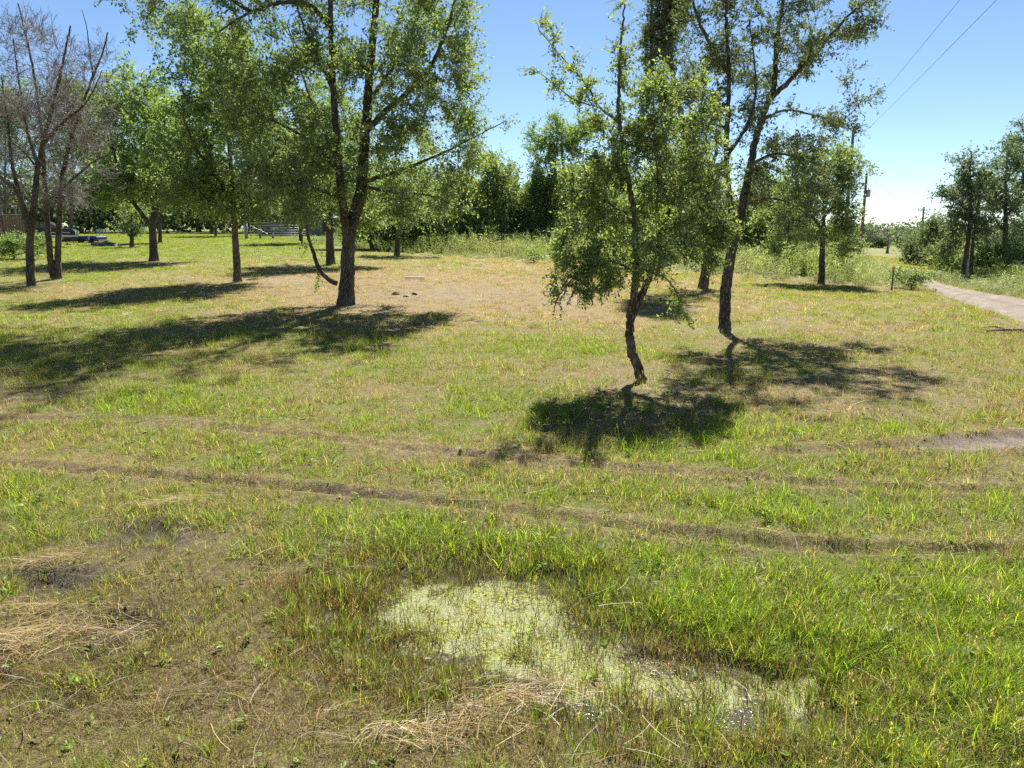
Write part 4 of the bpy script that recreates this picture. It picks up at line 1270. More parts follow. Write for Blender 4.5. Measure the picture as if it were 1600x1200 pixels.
make_tree('leafless tree with dark single trunk at the left edge', (48, 447),
  [([(48, 448, 0), (47, 415, 0), (46, 380, 0), (50, 350, 0), (54, 310, 0), (58, 270, 0), (68, 220, 0), (84, 160, 0), (98, 100, 0), (110, 40, 0)], .12, .02),
   ([(47, 362, 0), (38, 330, -.2), (28, 300, -.4), (8, 282, -.6), (-25, 260, -.8)], .11, .03), ([(30, 302, -.4), (18, 250, -.2), (12, 190, 0), (2, 120, 0)], .06, .015),
   ([(60, 262, 0), (42, 200, .4), (30, 130, .6), (20, 60, .6)], .06, .012), ([(66, 226, 0), (100, 190, -.5), (135, 160, -.8), (160, 110, -.8)], .05, .01)],
  [(20, 200, 55, 70, 0, 1.4, 8), (70, 170, 55, 80, 0, 1.4, 8), (10, 280, 45, 30, 0, 1, 4), (60, 90, 55, 60, 0, 1.2, 5), (120, 140, 40, 60, -.5, 1, 3)],
  L_DARK, BARK_DARK, natt=300, sprays=4, nleaf=0, sprayl=0.45, depth=1.0, seed=13, flare=.15, name='bare_tree', twigmat=TWIG_GREY, bare=True, tw=1.9, group='leafless trees at the left edge')

make_tree('leafless grey tree with twin trunks rising from one broad foot', (86, 437),
  [([(89, 438, 0), (90, 415, 0), (91, 380, 0), (93, 340, 0), (94, 300, 0), (100, 262, 0), (112, 215, 0), (128, 165, 0), (146, 118, 0), (162, 78, 0), (168, 50, 0)], .105, .018),
   ([(84, 434, 0), (78, 400, -.1), (76, 370, -.1), (73, 330, -.1), (70, 285, -.1), (66, 220, 0), (58, 150, 0), (46, 80, 0), (28, 5, 0)], .10, .018),
   ([(146, 120, 0), (140, 80, 0), (135, 40, 0), (128, 15, 0)], .03, .008), ([(96, 295, 0), (120, 275, -.6), (150, 250, -1), (185, 238, -1.2)], .045, .01),
   ([(70, 280, -.1), (40, 240, -.5), (10, 215, -.8), (-20, 180, -.8)], .045, .01)],
  [(80, 240, 60, 60, 0, 1.4, 9), (130, 230, 40, 55, 0, 1.2, 5), (50, 150, 50, 60, 0, 1.2, 6), (140, 110, 28, 50, 0, .8, 3.5), (75, 300, 45, 25, -.6, .9, 5), (30, 40, 30, 40, 0, .6, 2), (110, 170, 40, 50, 0, 1, 4)],
  L_DARK, BARK_DARK, natt=330, sprays=4, nleaf=0, sprayl=0.5, depth=.9, seed=14, flare=.75, name='bare_tree', twigmat=TWIG_GREY, bare=True, tw=1.9, group='leafless trees at the left edge')

make_tree('small round green tree at the weedy field edge by the utility poles', (1283, 444),
  [([(1283, 446, 0), (1284, 420, 0), (1285, 385, 0), (1287, 340, 0), (1289, 290, 0), (1290, 250, 0)], .12, .025), ([(1286, 360, 0), (1262, 330, 0), (1240, 300, 0)], .05, .015), ([(1287, 340, 0), (1310, 310, 0), (1325, 275, 0)], .05, .015)],
  [(1270, 330, 60, 48, 0, 1.2, 8), (1300, 280, 42, 46, 0, 1, 6), (1240, 305, 42, 40, 0, 1, 5), (1305, 375, 34, 28, 0, .8, 4), (1235, 375, 42, 28, 0, .8, 4), (1272, 250, 40, 28, 0, .8, 3.5), (1322, 262, 20, 32, 0, .5, 4), (1312, 335, 18, 34, 0, .5, 4), (1205, 350, 25, 30, 0, .6, 2)],
  L_MID, BARK_DARK, natt=580, sprays=5, nleaf=11, leaf=0.075, sprayl=0.38, depth=.9, seed=15, flare=.2, twigmat=TWIG_BROWN)

make_tree('thin-stemmed small tree in front of the bushy thicket', (620, 399),
  [([(620, 400, 0), (621, 375, 0), (622, 345, 0), (626, 310, 0)], .16, .06), ([(622, 345, 0), (645, 325, 0), (670, 310, 0)], .06, .02)],
  [(625, 315, 36, 28, 0, 1.2, 5), (660, 320, 36, 30, 0, 1.2, 5), (590, 330, 28, 24, 0, 1, 3), (640, 280, 40, 30, 0, 1.2, 4)],
  L_MID, BARK_DARK, natt=180, sprays=5, nleaf=10, leaf=0.12, sprayl=0.6, depth=1, seed=16, flare=.1, twigmat=TWIG_BROWN)

make_tree('upright tree with clear stem rising above the thicket, left of the young tree', (885, 389),
  [([(885, 390, 0), (885, 360, 0), (883, 320, 0), (880, 270, 0), (878, 220, 0), (880, 185, 0)], .20, .04), ([(884, 330, 0), (862, 300, 0), (845, 260, 0)], .08, .02), ([(883, 310, 0), (905, 270, 0), (915, 225, 0)], .08, .02)],
  [(870, 225, 40, 44, 0, 1.6, 6), (892, 285, 42, 42, 0, 1.6, 6), (848, 295, 36, 42, 0, 1.4, 5), (905, 215, 26, 34, 0, 1.2, 3.5), (850, 340, 34, 24, 0, 1, 3), (915, 335, 34, 28, 0, 1.2, 3), (838, 225, 20, 28, 0, 1, 2)],
  L_DENSE, BARK_DARK, natt=420, sprays=6, nleaf=11, leaf=0.15, sprayl=0.75, depth=1.2, seed=17, flare=.2, twigmat=TWIG_BROWN)

# thicket behind the meadow, each bushy tree its own
def bushy(label, base, top, halfw, seed, mat=L_DENSE, lean=0, low=0.1, natt=300, leaf=0.17, name='bushy_tree', group='bushy trees of the thicket', lr=.13):
    bx, by = base
    h = by - top
    r = np.random.default_rng(seed)
    limbs = [([(bx, by + 1, 0), (bx + lean * .3, by - h * .2, 0), (bx + lean * .6, by - h * .5, 0), (bx + lean, top + h * .12, 0)], lr, .03),
             ([(bx + lean * .3, by - h * .18, 0), (bx - halfw * .4, by - h * .45, -.5), (bx - halfw * .6, by - h * .7, -.6)], lr * .6, .02),
             ([(bx + lean * .3, by - h * .2, 0), (bx + halfw * .45, by - h * .45, .5), (bx + halfw * .6, by - h * .72, .6)], lr * .6, .02)]
    blobs = []
    for k in range(7):
        a = r.uniform(low + 0.12, 0.86)
        wdt = halfw * (0.9 - 0.4 * abs(a - 0.45))
        blobs.append((bx + lean * a + r.normal(0, halfw * .38), by - h * a, wdt * r.uniform(.5, .8), h * r.uniform(.13, .2)))
    blobs.append((bx + lean, top + h * .14, halfw * .35, h * .14))
    blobs.append((bx, by - h * (low + .2), halfw * .8, h * .14))
    return make_tree(label, base, limbs, blobs, mat, BARK_DARK, natt=natt, sprays=5, nleaf=10, leaf=leaf, sprayl=leaf * 5, depth=1.2, seed=seed, flare=.1, name=name, group=group, twigmat=TWIG_BROWN, tw=1.4, sides=8)

bushy('bushy tree with dark leaning stems just right of the big trunk', (582, 389), 300, 48, 21, lean=-14)
bushy('yellow-green bushy tree at the left of the thicket', (668, 390), 272, 52, 22, L_FRONT)
bushy('bright bushy tree left of the sky gap', (715, 389), 280, 50, 23, L_FRONT)
bushy('feathery pale bushy tree under the sky gap', (762, 388), 246, 50, 24, L_MID)
bushy('dense dark bushy tree low in the thicket', (800, 387), 262, 50, 25, L_MID, low=0)
bushy('dark low bush with stems beside the upright tree', (838, 387), 285, 44, 26, L_MID, low=0)
bushy('bushy tree seen through the left of the young crown', (938, 391), 240, 46, 27, L_MID)
bushy('bushy tree seen behind the young tree stem', (1000, 396), 290, 46, 28, L_DENSE, low=0)
bushy('bushy tree filling the gap right of the young tree', (1066, 405), 250, 44, 29, L_MID)
bushy('leafy tree behind the leaning oak trunk', (1180, 412), 282, 46, 30, L_DENSE, low=.15, natt=190)
bushy('leafy tree left of the small round tree', (1232, 414), 300, 34, 31, L_MID, low=.15)
bushy('dark conifer-like tree peeping above the thicket', (704, 377), 262, 22, 32, L_BLUE, natt=120, leaf=.16)

# trees of the far lawn on the left
GL = 'trees at the back of the lawn'
bushy('dark leafy tree behind the bare twin trunks', (112, 368), 110, 74, 33, L_DENSE, low=.25, group=GL, lr=.17, natt=420, leaf=.19)
bushy('leafy tree beyond the trailer, right of the bare trees', (157, 361), 150, 62, 34, L_DENSE, low=.26, group=GL, lr=.17, natt=380, leaf=.19)
bushy('small pale-stemmed tree beside the pile of rocks', (206, 386), 318, 26, 35, L_MID, low=.3, group=GL, natt=80, leaf=.10, lr=.15)
bushy('slim tree standing right behind the V-forked tree', (250, 379), 190, 50, 36, L_MID, low=.36, group=GL, lr=.15, leaf=.15)
bushy('tree at the back fence between the V-forked and straight trunks', (308, 363), 190, 60, 37, L_DENSE, low=.22, group=GL, lr=.18, leaf=.18)
bushy('low-branched tree left of the gate post', (337, 369), 240, 44, 38, L_FRONT, low=.2, group=GL, lr=.13, leaf=.15)
bushy('tree crowding the left edge behind the deck', (8, 366), 120, 60, 39, L_DENSE, low=.28, group=GL, lr=.16, natt=380, leaf=.19)
bushy('leafy tree above the dark shed', (440, 362), 200, 62, 40, L_DENSE, low=.35, group=GL, lr=.2, leaf=.18)
bushy('dark spreading bush under the bare trees', (22, 405), 374, 66, 41, L_DENSE, low=0, group=None, natt=150, leaf=.09, name='bush', lr=.04)
bushy('leafy tree filling the gap between straight trunk and big tree', (470, 380), 210, 50, 42, L_MID, low=.3, group=GL, lr=.15, leaf=.14)

# trees beyond the road on the right
GR = 'trees beyond the dirt road'
make_tree('slender twin-stemmed tree beside the dirt road', (1505, 437),
  [([(1503, 439, 0), (1508, 410, 0), (1513, 370, 0), (1516, 320, 0), (1515, 270, 0), (1518, 240, 0)], .13, .03), ([(1516, 436, .4), (1518, 405, .4), (1521, 370, .4), (1528, 320, .4), (1532, 270, .4)], .10, .02),
   ([(1515, 330, 0), (1490, 315, 0), (1466, 304, 0)], .04, .008)],
  [(1515, 265, 20, 26, 0, .8, 4), (1502, 305, 28, 18, 0, .8, 3.5), (1525, 320, 30, 26, 0, 1, 4.5), (1510, 355, 32, 18, 0, .8, 3.5), (1500, 385, 36, 16, 0, .8, 3), (1475, 308, 10, 7, 0, .3, .8), (1540, 290, 18, 24, .3, .6, 2.5), (1495, 335, 20, 8, 0, .4, 1.2)],
  L_BLUE, BARK_DARK, natt=260, sprays=5, nleaf=10, leaf=0.10, sprayl=0.46, depth=.8, seed=45, flare=.1, group=GR, twigmat=TWIG_BROWN)
make_tree('tall full tree in the roadside group, right of the slender one', (1566, 434),
  [([(1563, 436, 0), (1568, 400, 0), (1571, 360, 0), (1571, 300, 0), (1574, 240, 0)], .16, .03), ([(1570, 365, 0), (1552, 335, 0), (1545, 300, 0)], .06, .02), ([(1571, 340, 0), (1592, 310, 0), (1600, 270, 0)], .06, .02)],
  [(1572, 255, 26, 34, 0, 1, 5), (1582, 310, 36, 36, 0, 1.2, 6), (1550, 320, 28, 34, 0, 1, 5), (1562, 370, 40, 24, 0, 1.2, 5), (1580, 400, 36, 18, 0, 1, 4), (1545, 395, 28, 16, 0, .8, 3)],
  L_BLUE, BARK_DARK, natt=320, sprays=5, nleaf=10, leaf=0.10, sprayl=0.48, depth=1, seed=46, flare=.1, group=GR, twigmat=TWIG_BROWN)
make_tree('tallest roadside tree at the right edge', (1622, 432),
  [([(1622, 434, 0), (1622, 380, 0), (1620, 300, 0), (1616, 210, 0)], .18, .03), ([(1621, 340, 0), (1600, 290, 0), (1596, 240, 0)], .06, .02)],
  [(1606, 225, 26, 36, 0, 1, 5), (1620, 290, 46, 40, 0, 1.4, 7), (1640, 240, 40, 50, 0, 1.2, 6), (1612, 350, 40, 30, 0, 1.2, 5), (1625, 400, 40, 22, 0, 1, 4)],
  L_BLUE, BARK_DARK, natt=320, sprays=5, nleaf=10, leaf=0.11, sprayl=0.5, depth=1, seed=47, flare=.1, group=GR, twigmat=TWIG_BROWN)
bushy('low yellowish shrub between the roadside trunks', (1487, 432), 372, 26, 48, L_FRONT, low=0, group=GR, natt=90, leaf=.10, name='shrub', lr=.04)
bushy('dark shrub under the roadside trees', (1540, 434), 382, 34, 49, L_DENSE, low=0, group=GR, natt=110, leaf=.10, name='shrub', lr=.04)
bushy('dark shrub at the right edge under the tallest tree', (1592, 436), 384, 34, 50, L_DENSE, low=0, group=GR, natt=110, leaf=.10, name='shrub', lr=.04)
bushy('blue-green juniper in front of the far utility pole', (1464, 421), 338, 24, 51, L_BLUE, low=0, group=None, natt=150, leaf=.14, name='juniper', lr=.08)
bushy('small dark juniper left of the far utility pole', (1428, 414), 366, 12, 52, L_BLUE, low=0, group=None, natt=50, leaf=.16, name='juniper', lr=.06)
bushy('dark cut brush heaped at the near end of the track', (1424, 452), 428, 34, 53, L_MID, low=0, group=None, natt=90, leaf=.07, name='brush_heap', lr=.02)
bushy('dark clump of weeds at the meadow edge left of the young tree', (834, 411), 398, 11, 54, L_DENSE, low=0, group=None, natt=40, leaf=.10, name='weed_clump', lr=.02)

# far wood beyond the fields
def far_wood():
    r = np.random.default_rng(60)
    V = []; LV = []
    segs = [(-0.72, -0.30, 95, 6.5), (-0.32, 0.14, 100, 7.5), (0.10, 0.36, 110, 8.0), (0.34, 0.47, 170, 4.5), (0.42, 0.58, 210, 6.0), (0.5, 0.8, 150, 7.0)]
    for u0, u1, d, hh in segs:
        n = 44 if d < 120 else 24
        for k in range(n):
            u = u0 + (u1 - u0) * (k + r.uniform()) / n
            yy = d * r.uniform(0.92, 1.1); xx = u * yy; zz = float(big_height(xx, yy))
            H = hh * r.uniform(0.45, 1.15); W = max(H, 4.0) * r.uniform(0.45, 0.7)
            m = 380
            q = unit(r.normal(size=(m, 3))) * (r.uniform(size=(m, 1)) ** 0.4)
            lump = 1 + 0.35 * np.sin(q[:, :1] * 7 + k) * np.cos(q[:, 2:] * 6 + u * 50)
            p = np.stack([xx + q[:, 0] * W * lump[:, 0], yy + q[:, 1] * W, zz + H * 0.52 + q[:, 2] * H * 0.52 * lump[:, 0]], 1)
            a = unit(r.normal(size=(m, 3))) * 0.32; b = unit(np.cross(a, r.normal(size=(m, 3)))) * 0.2
            V.append(np.stack([p - a, p + b, p + a, p - b], 1).reshape(-1, 3)); LV.append(np.clip(r.uniform(0.1, 0.6, m) + 0.25 * r.uniform(), 0, 1))
    V = np.vstack(V)
    me = mesh_np('far_woodland', V, np.arange(len(V)).reshape(-1, 4), L_BLUE)
    fattr(me, 'lv', np.concatenate(LV))
    tag(link('far_woodland', me), 'line of distant woodland closing the fields', None, None, 'stuff')
far_wood()

make_tree('leafless spreading tree on the far skyline left of the far pole', (1386, 396),
  [([(1386, 397, 0), (1387, 388, 0), (1388, 380, 0)], .2, .12), ([(1388, 384, 0), (1378, 374, 0), (1366, 368, 0)], .12, .04), ([(1388, 382, 0), (1398, 372, 0), (1412, 367, 0)], .12, .04), ([(1388, 380, 0), (1388, 370, 0), (1386, 362, 0)], .1, .04)],
  [(1370, 370, 12, 5), (1388, 366, 14, 5), (1404, 369, 12, 5)], L_DARK, BARK_GREY, natt=26, sprays=3, nleaf=0, sprayl=1.3, depth=1, seed=70, bare=True, tw=4, name='bare_tree', twigmat=TWIG_GREY, sides=6)

# ------------------------------------------------------------------ utility poles and wires
M_POLE = simple_mat('pole_wood', (0.14, 0.12, 0.105), 0.9, 0.3, 3, bmp=.4)
M_STEEL = simple_mat('grey_steel', (0.33, 0.34, 0.35), 0.5, 0.15, 5, metal=.3)
M_PORC = simple_mat('insulator', (0.16, 0.12, 0.10), 0.3, 0.1)
M_WIRE = simple_mat('wire', (0.06, 0.06, 0.065), 0.6, 0.05)

def pole(px, dist, top_py, label, arm=True, tank=False, wide=.16):
    u = (px - 800) / FPX
    r0 = ray(px, 400)
    x = u * dist / 1.0
    z = float(big_height(x, dist))
    q = at_depth(px, 390, dist)
    x = q[0]
    tp = at_depth(px, top_py, dist)[2]
    z = float(big_height(x, dist))
    root = thing('utility_pole', label, 'utility pole', (x, dist, z), 'utility poles along the track')
    H = tp - z
    MB().tube([(0, 0, -.3), (0.02, 0, H * .5), (0, 0, H)], [wide, wide * .85, wide * .68], 12).build('shaft', M_POLE, root, smooth=True)
    if arm:
        a = MB().box((0, -.16, H - .5), (2.0, .10, .12)).build('crossarm', M_POLE, root)
        for sx in (-.85, -.35, .85):
            MB().tube([(sx, -.16, H - .44), (sx, -.16, H - .36), (sx, -.16, H - .28), (sx, -.16, H - .22)], [.03, .06, .05, .03], 8).build('insulator', M_PORC, a)
        MB().tube([(.55, -.14, H - .52), (.02, -.12, H - 1.1)], .018, 6).build('brace', M_STEEL, root)
        MB().tube([(-.55, -.14, H - .52), (-.02, -.12, H - 1.1)], .018, 6).build('brace', M_STEEL, root)
    else:
        MB().tube([(0, 0, H), (0, 0, H + .1), (0, 0, H + .22), (0, 0, H + .3)], [.03, .06, .055, .03], 8).build('insulator', M_PORC, root)
        MB().box((-.25, 0, H - 1.7), (.5, .06, .06)).build('bracket', M_STEEL, root)
        MB().tube([(-.5, 0, H - 1.72), (-.5, 0, H - 1.62), (-.5, 0, H - 1.52)], [.04, .07, .04], 8).build('insulator', M_PORC, root)
    if tank:
        t = MB().tube([(.36, -.05, H - 2.65), (.36, -.05, H - 2.6), (.36, -.05, H - 1.85), (.36, -.05, H - 1.78)], [.17, .23, .23, .14], 14).build('transformer', M_STEEL, root, smooth=True)
        MB().tube([(.30, -.05, H - 1.78), (.30, -.05, H - 1.62), (.30, -.05, H - 1.56)], [.035, .05, .025], 8).build('bushing', M_PORC, t)
        MB().box((.12, -.05, H - 2.2), (.26, .08, .10)).build('bracket', M_STEEL, root)
        MB().box((-.22, 0, H - 2.9), (.42, .05, .05)).build('bracket', M_STEEL, root)
    return root, np.array([x, dist, tp])

P3, t3 = pole(1318, 66, 204, 'utility pole half hidden behind the small round tree', False, False, .17)
P1, t1 = pole(1344, 92, 271, 'utility pole with transformer standing clear against the sky', False, True, .19)
P2, t2 = pole(1437, 122, 323, 'farthest utility pole with crossarm, behind the juniper', True, False, .18)

def wire(a, b, sag, label, rad=.014):
    a, b = np.array(a, float), np.array(b, float)
    t = np.linspace(0, 1, 26)[:, None]
    P = a + (b - a) * t; P[:, 2] -= sag * 4 * (t * (1 - t))[:, 0]
    o = MB().tube(P - a, rad, 5).build('power_line', M_WIRE, None, a)
    tag(o, label, 'power line', 'overhead wires')

qa = at_depth(1490, 0, 27.0); qb = at_depth(1545, 0, 25.5)
ea = t3 + np.array([0, 0, .3]); eb = t3 + np.array([-.5, 0, -1.55])
wire(ea, ea + (qa - ea) * 1.9, 0.25, 'upper overhead wire running from the hidden pole out over the meadow', .007)
wire(eb, eb + (qb - eb) * 1.9, 0.25, 'lower overhead wire running from the hidden pole out over the meadow', .008)
wire(ea, t1 + np.array([0, 0, .3]), 0.5, 'upper wire between the hidden pole and the transformer pole', .012)
wire(eb, t1 + np.array([-.5, 0, -1.55]), 0.5, 'lower wire between the hidden pole and the transformer pole', .012)
wire(t1 + np.array([0, 0, .3]), t2 + np.array([-.85, -.16, -.2]), 0.9, 'wire between the transformer pole and the farthest pole', .012)

# ------------------------------------------------------------------ small things
M_WHITE = simple_mat('white_paint', (0.42, 0.42, 0.42), 0.6, 0.12, 4)
M_WOOD = simple_mat('cedar_wood', (0.20, 0.12, 0.065), 0.8, 0.3, 5, bmp=.3)
M_GREYW = simple_mat('grey_boards', (0.15, 0.13, 0.115), 0.85, 0.25, 4, bmp=.3)
M_DARK = simple_mat('dark_siding', (0.085, 0.060, 0.050), 0.85, 0.3, 3)
M_ROOF = simple_mat('tin_roof', (0.16, 0.15, 0.14), 0.55, 0.25, 3, metal=.2)
M_BLUE = simple_mat('blue_tarp', (0.012, 0.022, 0.10), 0.45, 0.3, 5)
M_NAVY = simple_mat('navy_paint', (0.010, 0.013, 0.030), 0.25, 0.2, 2)
M_GLASS = simple_mat('dark_glass', (0.012, 0.015, 0.02), 0.08, 0.1, 2, spec=.8)
M_RUBBER = simple_mat('rubber', (0.02, 0.02, 0.02), 0.8, 0.2)
M_STONE = simple_mat('pale_stone', (0.20, 0.17, 0.135), 0.9, 0.35, 3, bmp=.5)
M_CLOD = simple_mat('soil_clod', (0.20, 0.150, 0.095), 0.95, 0.35, 9, bmp=.6)
M_ORANGE = simple_mat('orange_paint', (0.75, 0.30, 0.04), 0.6, 0.15)
M_CONC = simple_mat('concrete', (0.16, 0.145, 0.135), 0.9, 0.2, 3, bmp=.2)
M_PVC = simple_mat('white_pvc', (0.30, 0.295, 0.28), 0.5, 0.1)

def lump(name, label, cat, loc, s, mat, seed, group=None, sub=2):
    import bmesh
    r = np.random.default_rng(seed)
    bm = bmesh.new()
    bmesh.ops.create_icosphere(bm, subdivisions=sub, radius=1.0)
    for v in bm.verts:
        n = v.co.normalized()
        k = 1 + 0.22 * sin(n.x * 3.1 + seed) * cos(n.y * 2.7 + seed * 2) + 0.18 * sin(n.z * 4 + n.x * 5 + seed) + r.normal(0, .05)
        v.co = (n.x * s[0] * k, n.y * s[1] * k, n.z * s[2] * k + s[2] * .45)
    me = bpy.data.meshes.new(name); bm.to_mesh(me); bm.free()
    me.materials.append(mat)
    o = link(name, me, None, loc); o.rotation_euler = (0, 0, r.uniform(0, 6))
    return tag(o, label, cat, group)

# clods of soil right of the big tree
for k, (px, py, s, lab) in enumerate([(618, 461, .09, 'largest dark soil clod right of the big tree'), (634, 464, .06, 'soil clod just right of the largest clod'), (648, 461, .07, 'flat pale soil clod, rightmost of the group'),]):
    g = ground_at(px, py)
    lump('soil_clod', lab, 'soil clod', (g[0], g[1], hz(g[0], g[1]) - .02), (s * 1.2, s, s * .8), M_CLOD, 80 + k, 'soil clods by the big tree')
g = ground_at(948, 806)
lump('soil_clod', 'dark soil clod beside the wheel rut in the green grass', 'soil clod', (g[0], g[1], hz(g[0], g[1])), (.02, .018, .016), M_CLOD, 88)

# white board lying on the dry ground
g = ground_at(648, 436)
b = MB().box((0, 0, .05), (.62, .16, .03), bev=.006).build('plank', M_PVC, None, (g[0], g[1], hz(g[0], g[1])))
b.rotation_euler = (0, .02, .1)
tag(b, 'white board lying flat on the dry ground behind the big tree', 'board')

# dead branch at the right edge
g = ground_at(1585, 521)
z0 = hz(g[0], g[1])
br = thing('dead_branch', 'bleached dead branch lying in the grass near the track', 'branch', (g[0], g[1], z0))
MB().tube([(-.45, .02, .03), (-.2, 0, .05), (.1, .03, .04), (.5, -.03, .05), (.9, .02, .04)], [.012, .022, .028, .032, .028], 8).build('stem', BARK_GREY, br, smooth=True)
MB().tube([(-.1, .01, .05), (-.25, .15, .09), (-.4, .22, .06)], [.014, .010, .004], 6).build('twig', BARK_GREY, br, smooth=True)
MB().tube([(.25, 0, .05), (.12, -.14, .10), (-.02, -.2, .08)], [.014, .009, .004], 6).build('twig', BARK_GREY, br, smooth=True)

# survey stake with an orange top
g = ground_at(1393, 455)
st = thing('marker_stake', 'thin marker stake with orange tip at the weedy field edge', 'stake', (g[0], g[1], g[2]))
hs = at_depth(1395, 416, g[1])[2] - g[2]
MB().box((0, 0, hs * .4), (.035, .035, hs * .85), bev=.004).build('shaft', M_GREYW, st)
MB().box((0, 0, hs * .91), (.05, .05, hs * .17), bev=.004).build('tip', M_ORANGE, st)
# pale posts by the juniper and the roadside tree
for px, py, top, lab in ((1463, 424, 388, 'pale post in front of the juniper'), (1509, 440, 404, 'short pale post at the foot of the slender roadside tree')):
    g = ground_at(px, py)
    hs = at_depth(px, top, g[1])[2] - g[2]
    o = MB().tube([(0, 0, -.1), (0, 0, hs - .05), (0, 0, hs)], [.028, .028, .02], 10).build('fence_post', M_PVC, None, g, True)
    tag(o, lab, 'post')

# farm gate, posts and dark shed at the back left
gd = ground_at(388, 373)
Yg = gd[1]
def gpt(px, py, dy=0):
    p = at_depth(px, py, Yg + dy)
    return p
def zg(x, y):
    return float(big_height(x, y))
x0, x1 = gpt(404, 370)[0], gpt(478, 370)[0]
base_z = zg(x0, Yg)
gate = thing('farm_gate', 'long galvanised tube gate beside the dark shed', 'gate', (x0, Yg, base_z))
Lg = x1 - x0
top = gpt(440, 352)[2] - base_z; bot = gpt(440, 370)[2] - base_z + .05
for k in range(6):
    zz = bot + (top - bot) * (k / 5.0) ** 1.15
    MB().tube([(0, 0, zz), (Lg, .05, zz)], .024, 8).build('rail', M_STEEL, gate, smooth=True)
for xx in (0.0, Lg * .33, Lg * .66, Lg):
    MB().tube([(xx, 0.03, bot - .02), (xx, 0.03, top + .02)], .022, 8).build('upright', M_STEEL, gate, smooth=True)
gp_ = thing('gate_post', 'thick pale gate post at the left end of the gate panel', 'post', (gpt(385, 370)[0], Yg, zg(gpt(385, 370)[0], Yg)))
hp = gpt(385, 347)[2] - zg(gpt(385, 370)[0], Yg)
MB().tube([(0, 0, -.2), (0, 0, hp)], .15, 12).build('shaft', M_PVC, gp_, smooth=True)
MB().tube([(0, 0, hp), (0, 0, hp + .03), (0, 0, hp + .07)], [.17, .17, .05], 12).build('cap', M_PVC, gp_, smooth=True)
pa, pb = gpt(390, 370)[0], gpt(422, 370)[0]
pn = thing('wire_panel', 'light metal fence panel between the pale post and the gate', 'fence panel', (pa, Yg + .1, zg(pa, Yg)))
for zz in (hp - .08, hp - .3, .35):
    MB().tube([(0, 0, zz), (pb - pa, 0, zz)], .022, 8).build('rail', M_STEEL, pn)
MB().tube([(.08, .03, 0), (.08, .03, hp - .05)], .03, 8).build('upright', M_STEEL, pn)
MB().tube([(.1, -.03, hp - .3), (pb - pa - .2, -.03, .4)], .02, 8).build('brace', M_STEEL, pn)
for px, lab in ((407, 'leaning wooden post behind the gate panel'), (427, 'short dark post under the gate')):
    q = gpt(px, 371, .4)
    o = MB().tube([(0, 0, -.1), (-.06, 0, 1.0 if px == 407 else .45)], [.09, .08], 10).build('fence_post', M_POLE, None, (q[0], Yg + .4, zg(q[0], Yg)), True)
    tag(o, lab, 'post')
Ys = Yg + 14
xs0, xs1 = at_depth(424, 365, Ys)[0], at_depth(530, 365, Ys)[0]
zs = zg((xs0 + xs1) / 2, Ys)
shed = thing('dark_shed', 'dark shed with low tin roof behind the farm gate', 'shed', ((xs0 + xs1) / 2, Ys, zs))
ws = xs1 - xs0; hs = at_depth(450, 331, Ys)[2] - zs
MB().prism([(-ws / 2, -.3), (ws / 2, -.3), (ws / 2, hs * .72), (0, hs), (-ws / 2, hs * .72)], -3, 3).build('wall', M_DARK, shed)
for sx in (-1, 1):
    a = np.array([0, hs]); e = np.array([sx * (ws / 2 + .3), hs * .72 - .06])
    MB().prism([(a[0], a[1] + .02), (e[0], e[1] + .02), (e[0], e[1] + .10), (a[0], a[1] + .10)], -3.3, 3.3).build('roof', M_ROOF, shed)
for sx in (-.22, .22):
    dd = MB().box((sx * ws, -3.03, hs * .3), (ws * .3, .05, hs * .6)).build('door', M_ROOF, shed)
    MB().box((sx * ws + .3, -3.07, hs * .3), (.06, .05, .2)).build('handle', M_STEEL, dd)

# pale house glimpsed behind the leaning tree
Yh = 70.0
xh = at_depth(1170, 395, Yh)[0]; zh = zg(xh, Yh)
house = thing('white_house', 'white house glimpsed through leaves behind the leaning tree', 'house', (xh, Yh, zh))
MB().box((0, 2, 1.1), (5.2, 4, 2.4)).build('wall', M_WHITE, house)
MB().prism([(-2.9, 2.25), (2.9, 2.25), (2.3, 3.3), (-2.3, 3.3)], -.4, 4.4).build('roof', M_ROOF, house)
for sx in (-1.5, 1.4):
    w_ = MB().box((sx, -.02, 1.4), (.9, .06, .9)).build('window', M_GLASS, house)
    MB().box((sx, -.07, .91), (1.1, .08, .08)).build('sill', M_WHITE, w_)
MB().box((0, -.03, .95), (.8, .06, 1.9)).build('door', M_GREYW, house)

# deck, car, trailer, rocks, stand and backboard at the left
def lpt(px, py):
    g = ground_at(px, py)
    return g
g = lpt(30, 389)
Yd = g[1]
xl = at_depth(-60, 375, Yd)[0]; xr = at_depth(76, 375, Yd)[0]
zt = at_depth(20, 368, Yd)[2]
deck = thing('raised_deck', 'raised grey deck with timber side boards at the left edge', 'deck', (xl, Yd, zg(xl, Yd)))
hd = zt - zg(xl, Yd)
MB().box(((xr - xl) / 2, 1.6, hd - .05), (xr - xl, 3.2, .1)).build('floor_slab', M_CONC, deck)
nb = 16
for k in range(nb):
    w_ = (xr - xl) / nb
    MB().box((w_ * (k + .5), .04, hd / 2 - .08), (w_ - .02, .04, hd - .06)).build('board', M_WOOD, deck)
MB().box(((xr - xl) / 2, .01, hd - .02), (xr - xl, .06, .05)).build('edge_trim', M_PVC, deck)

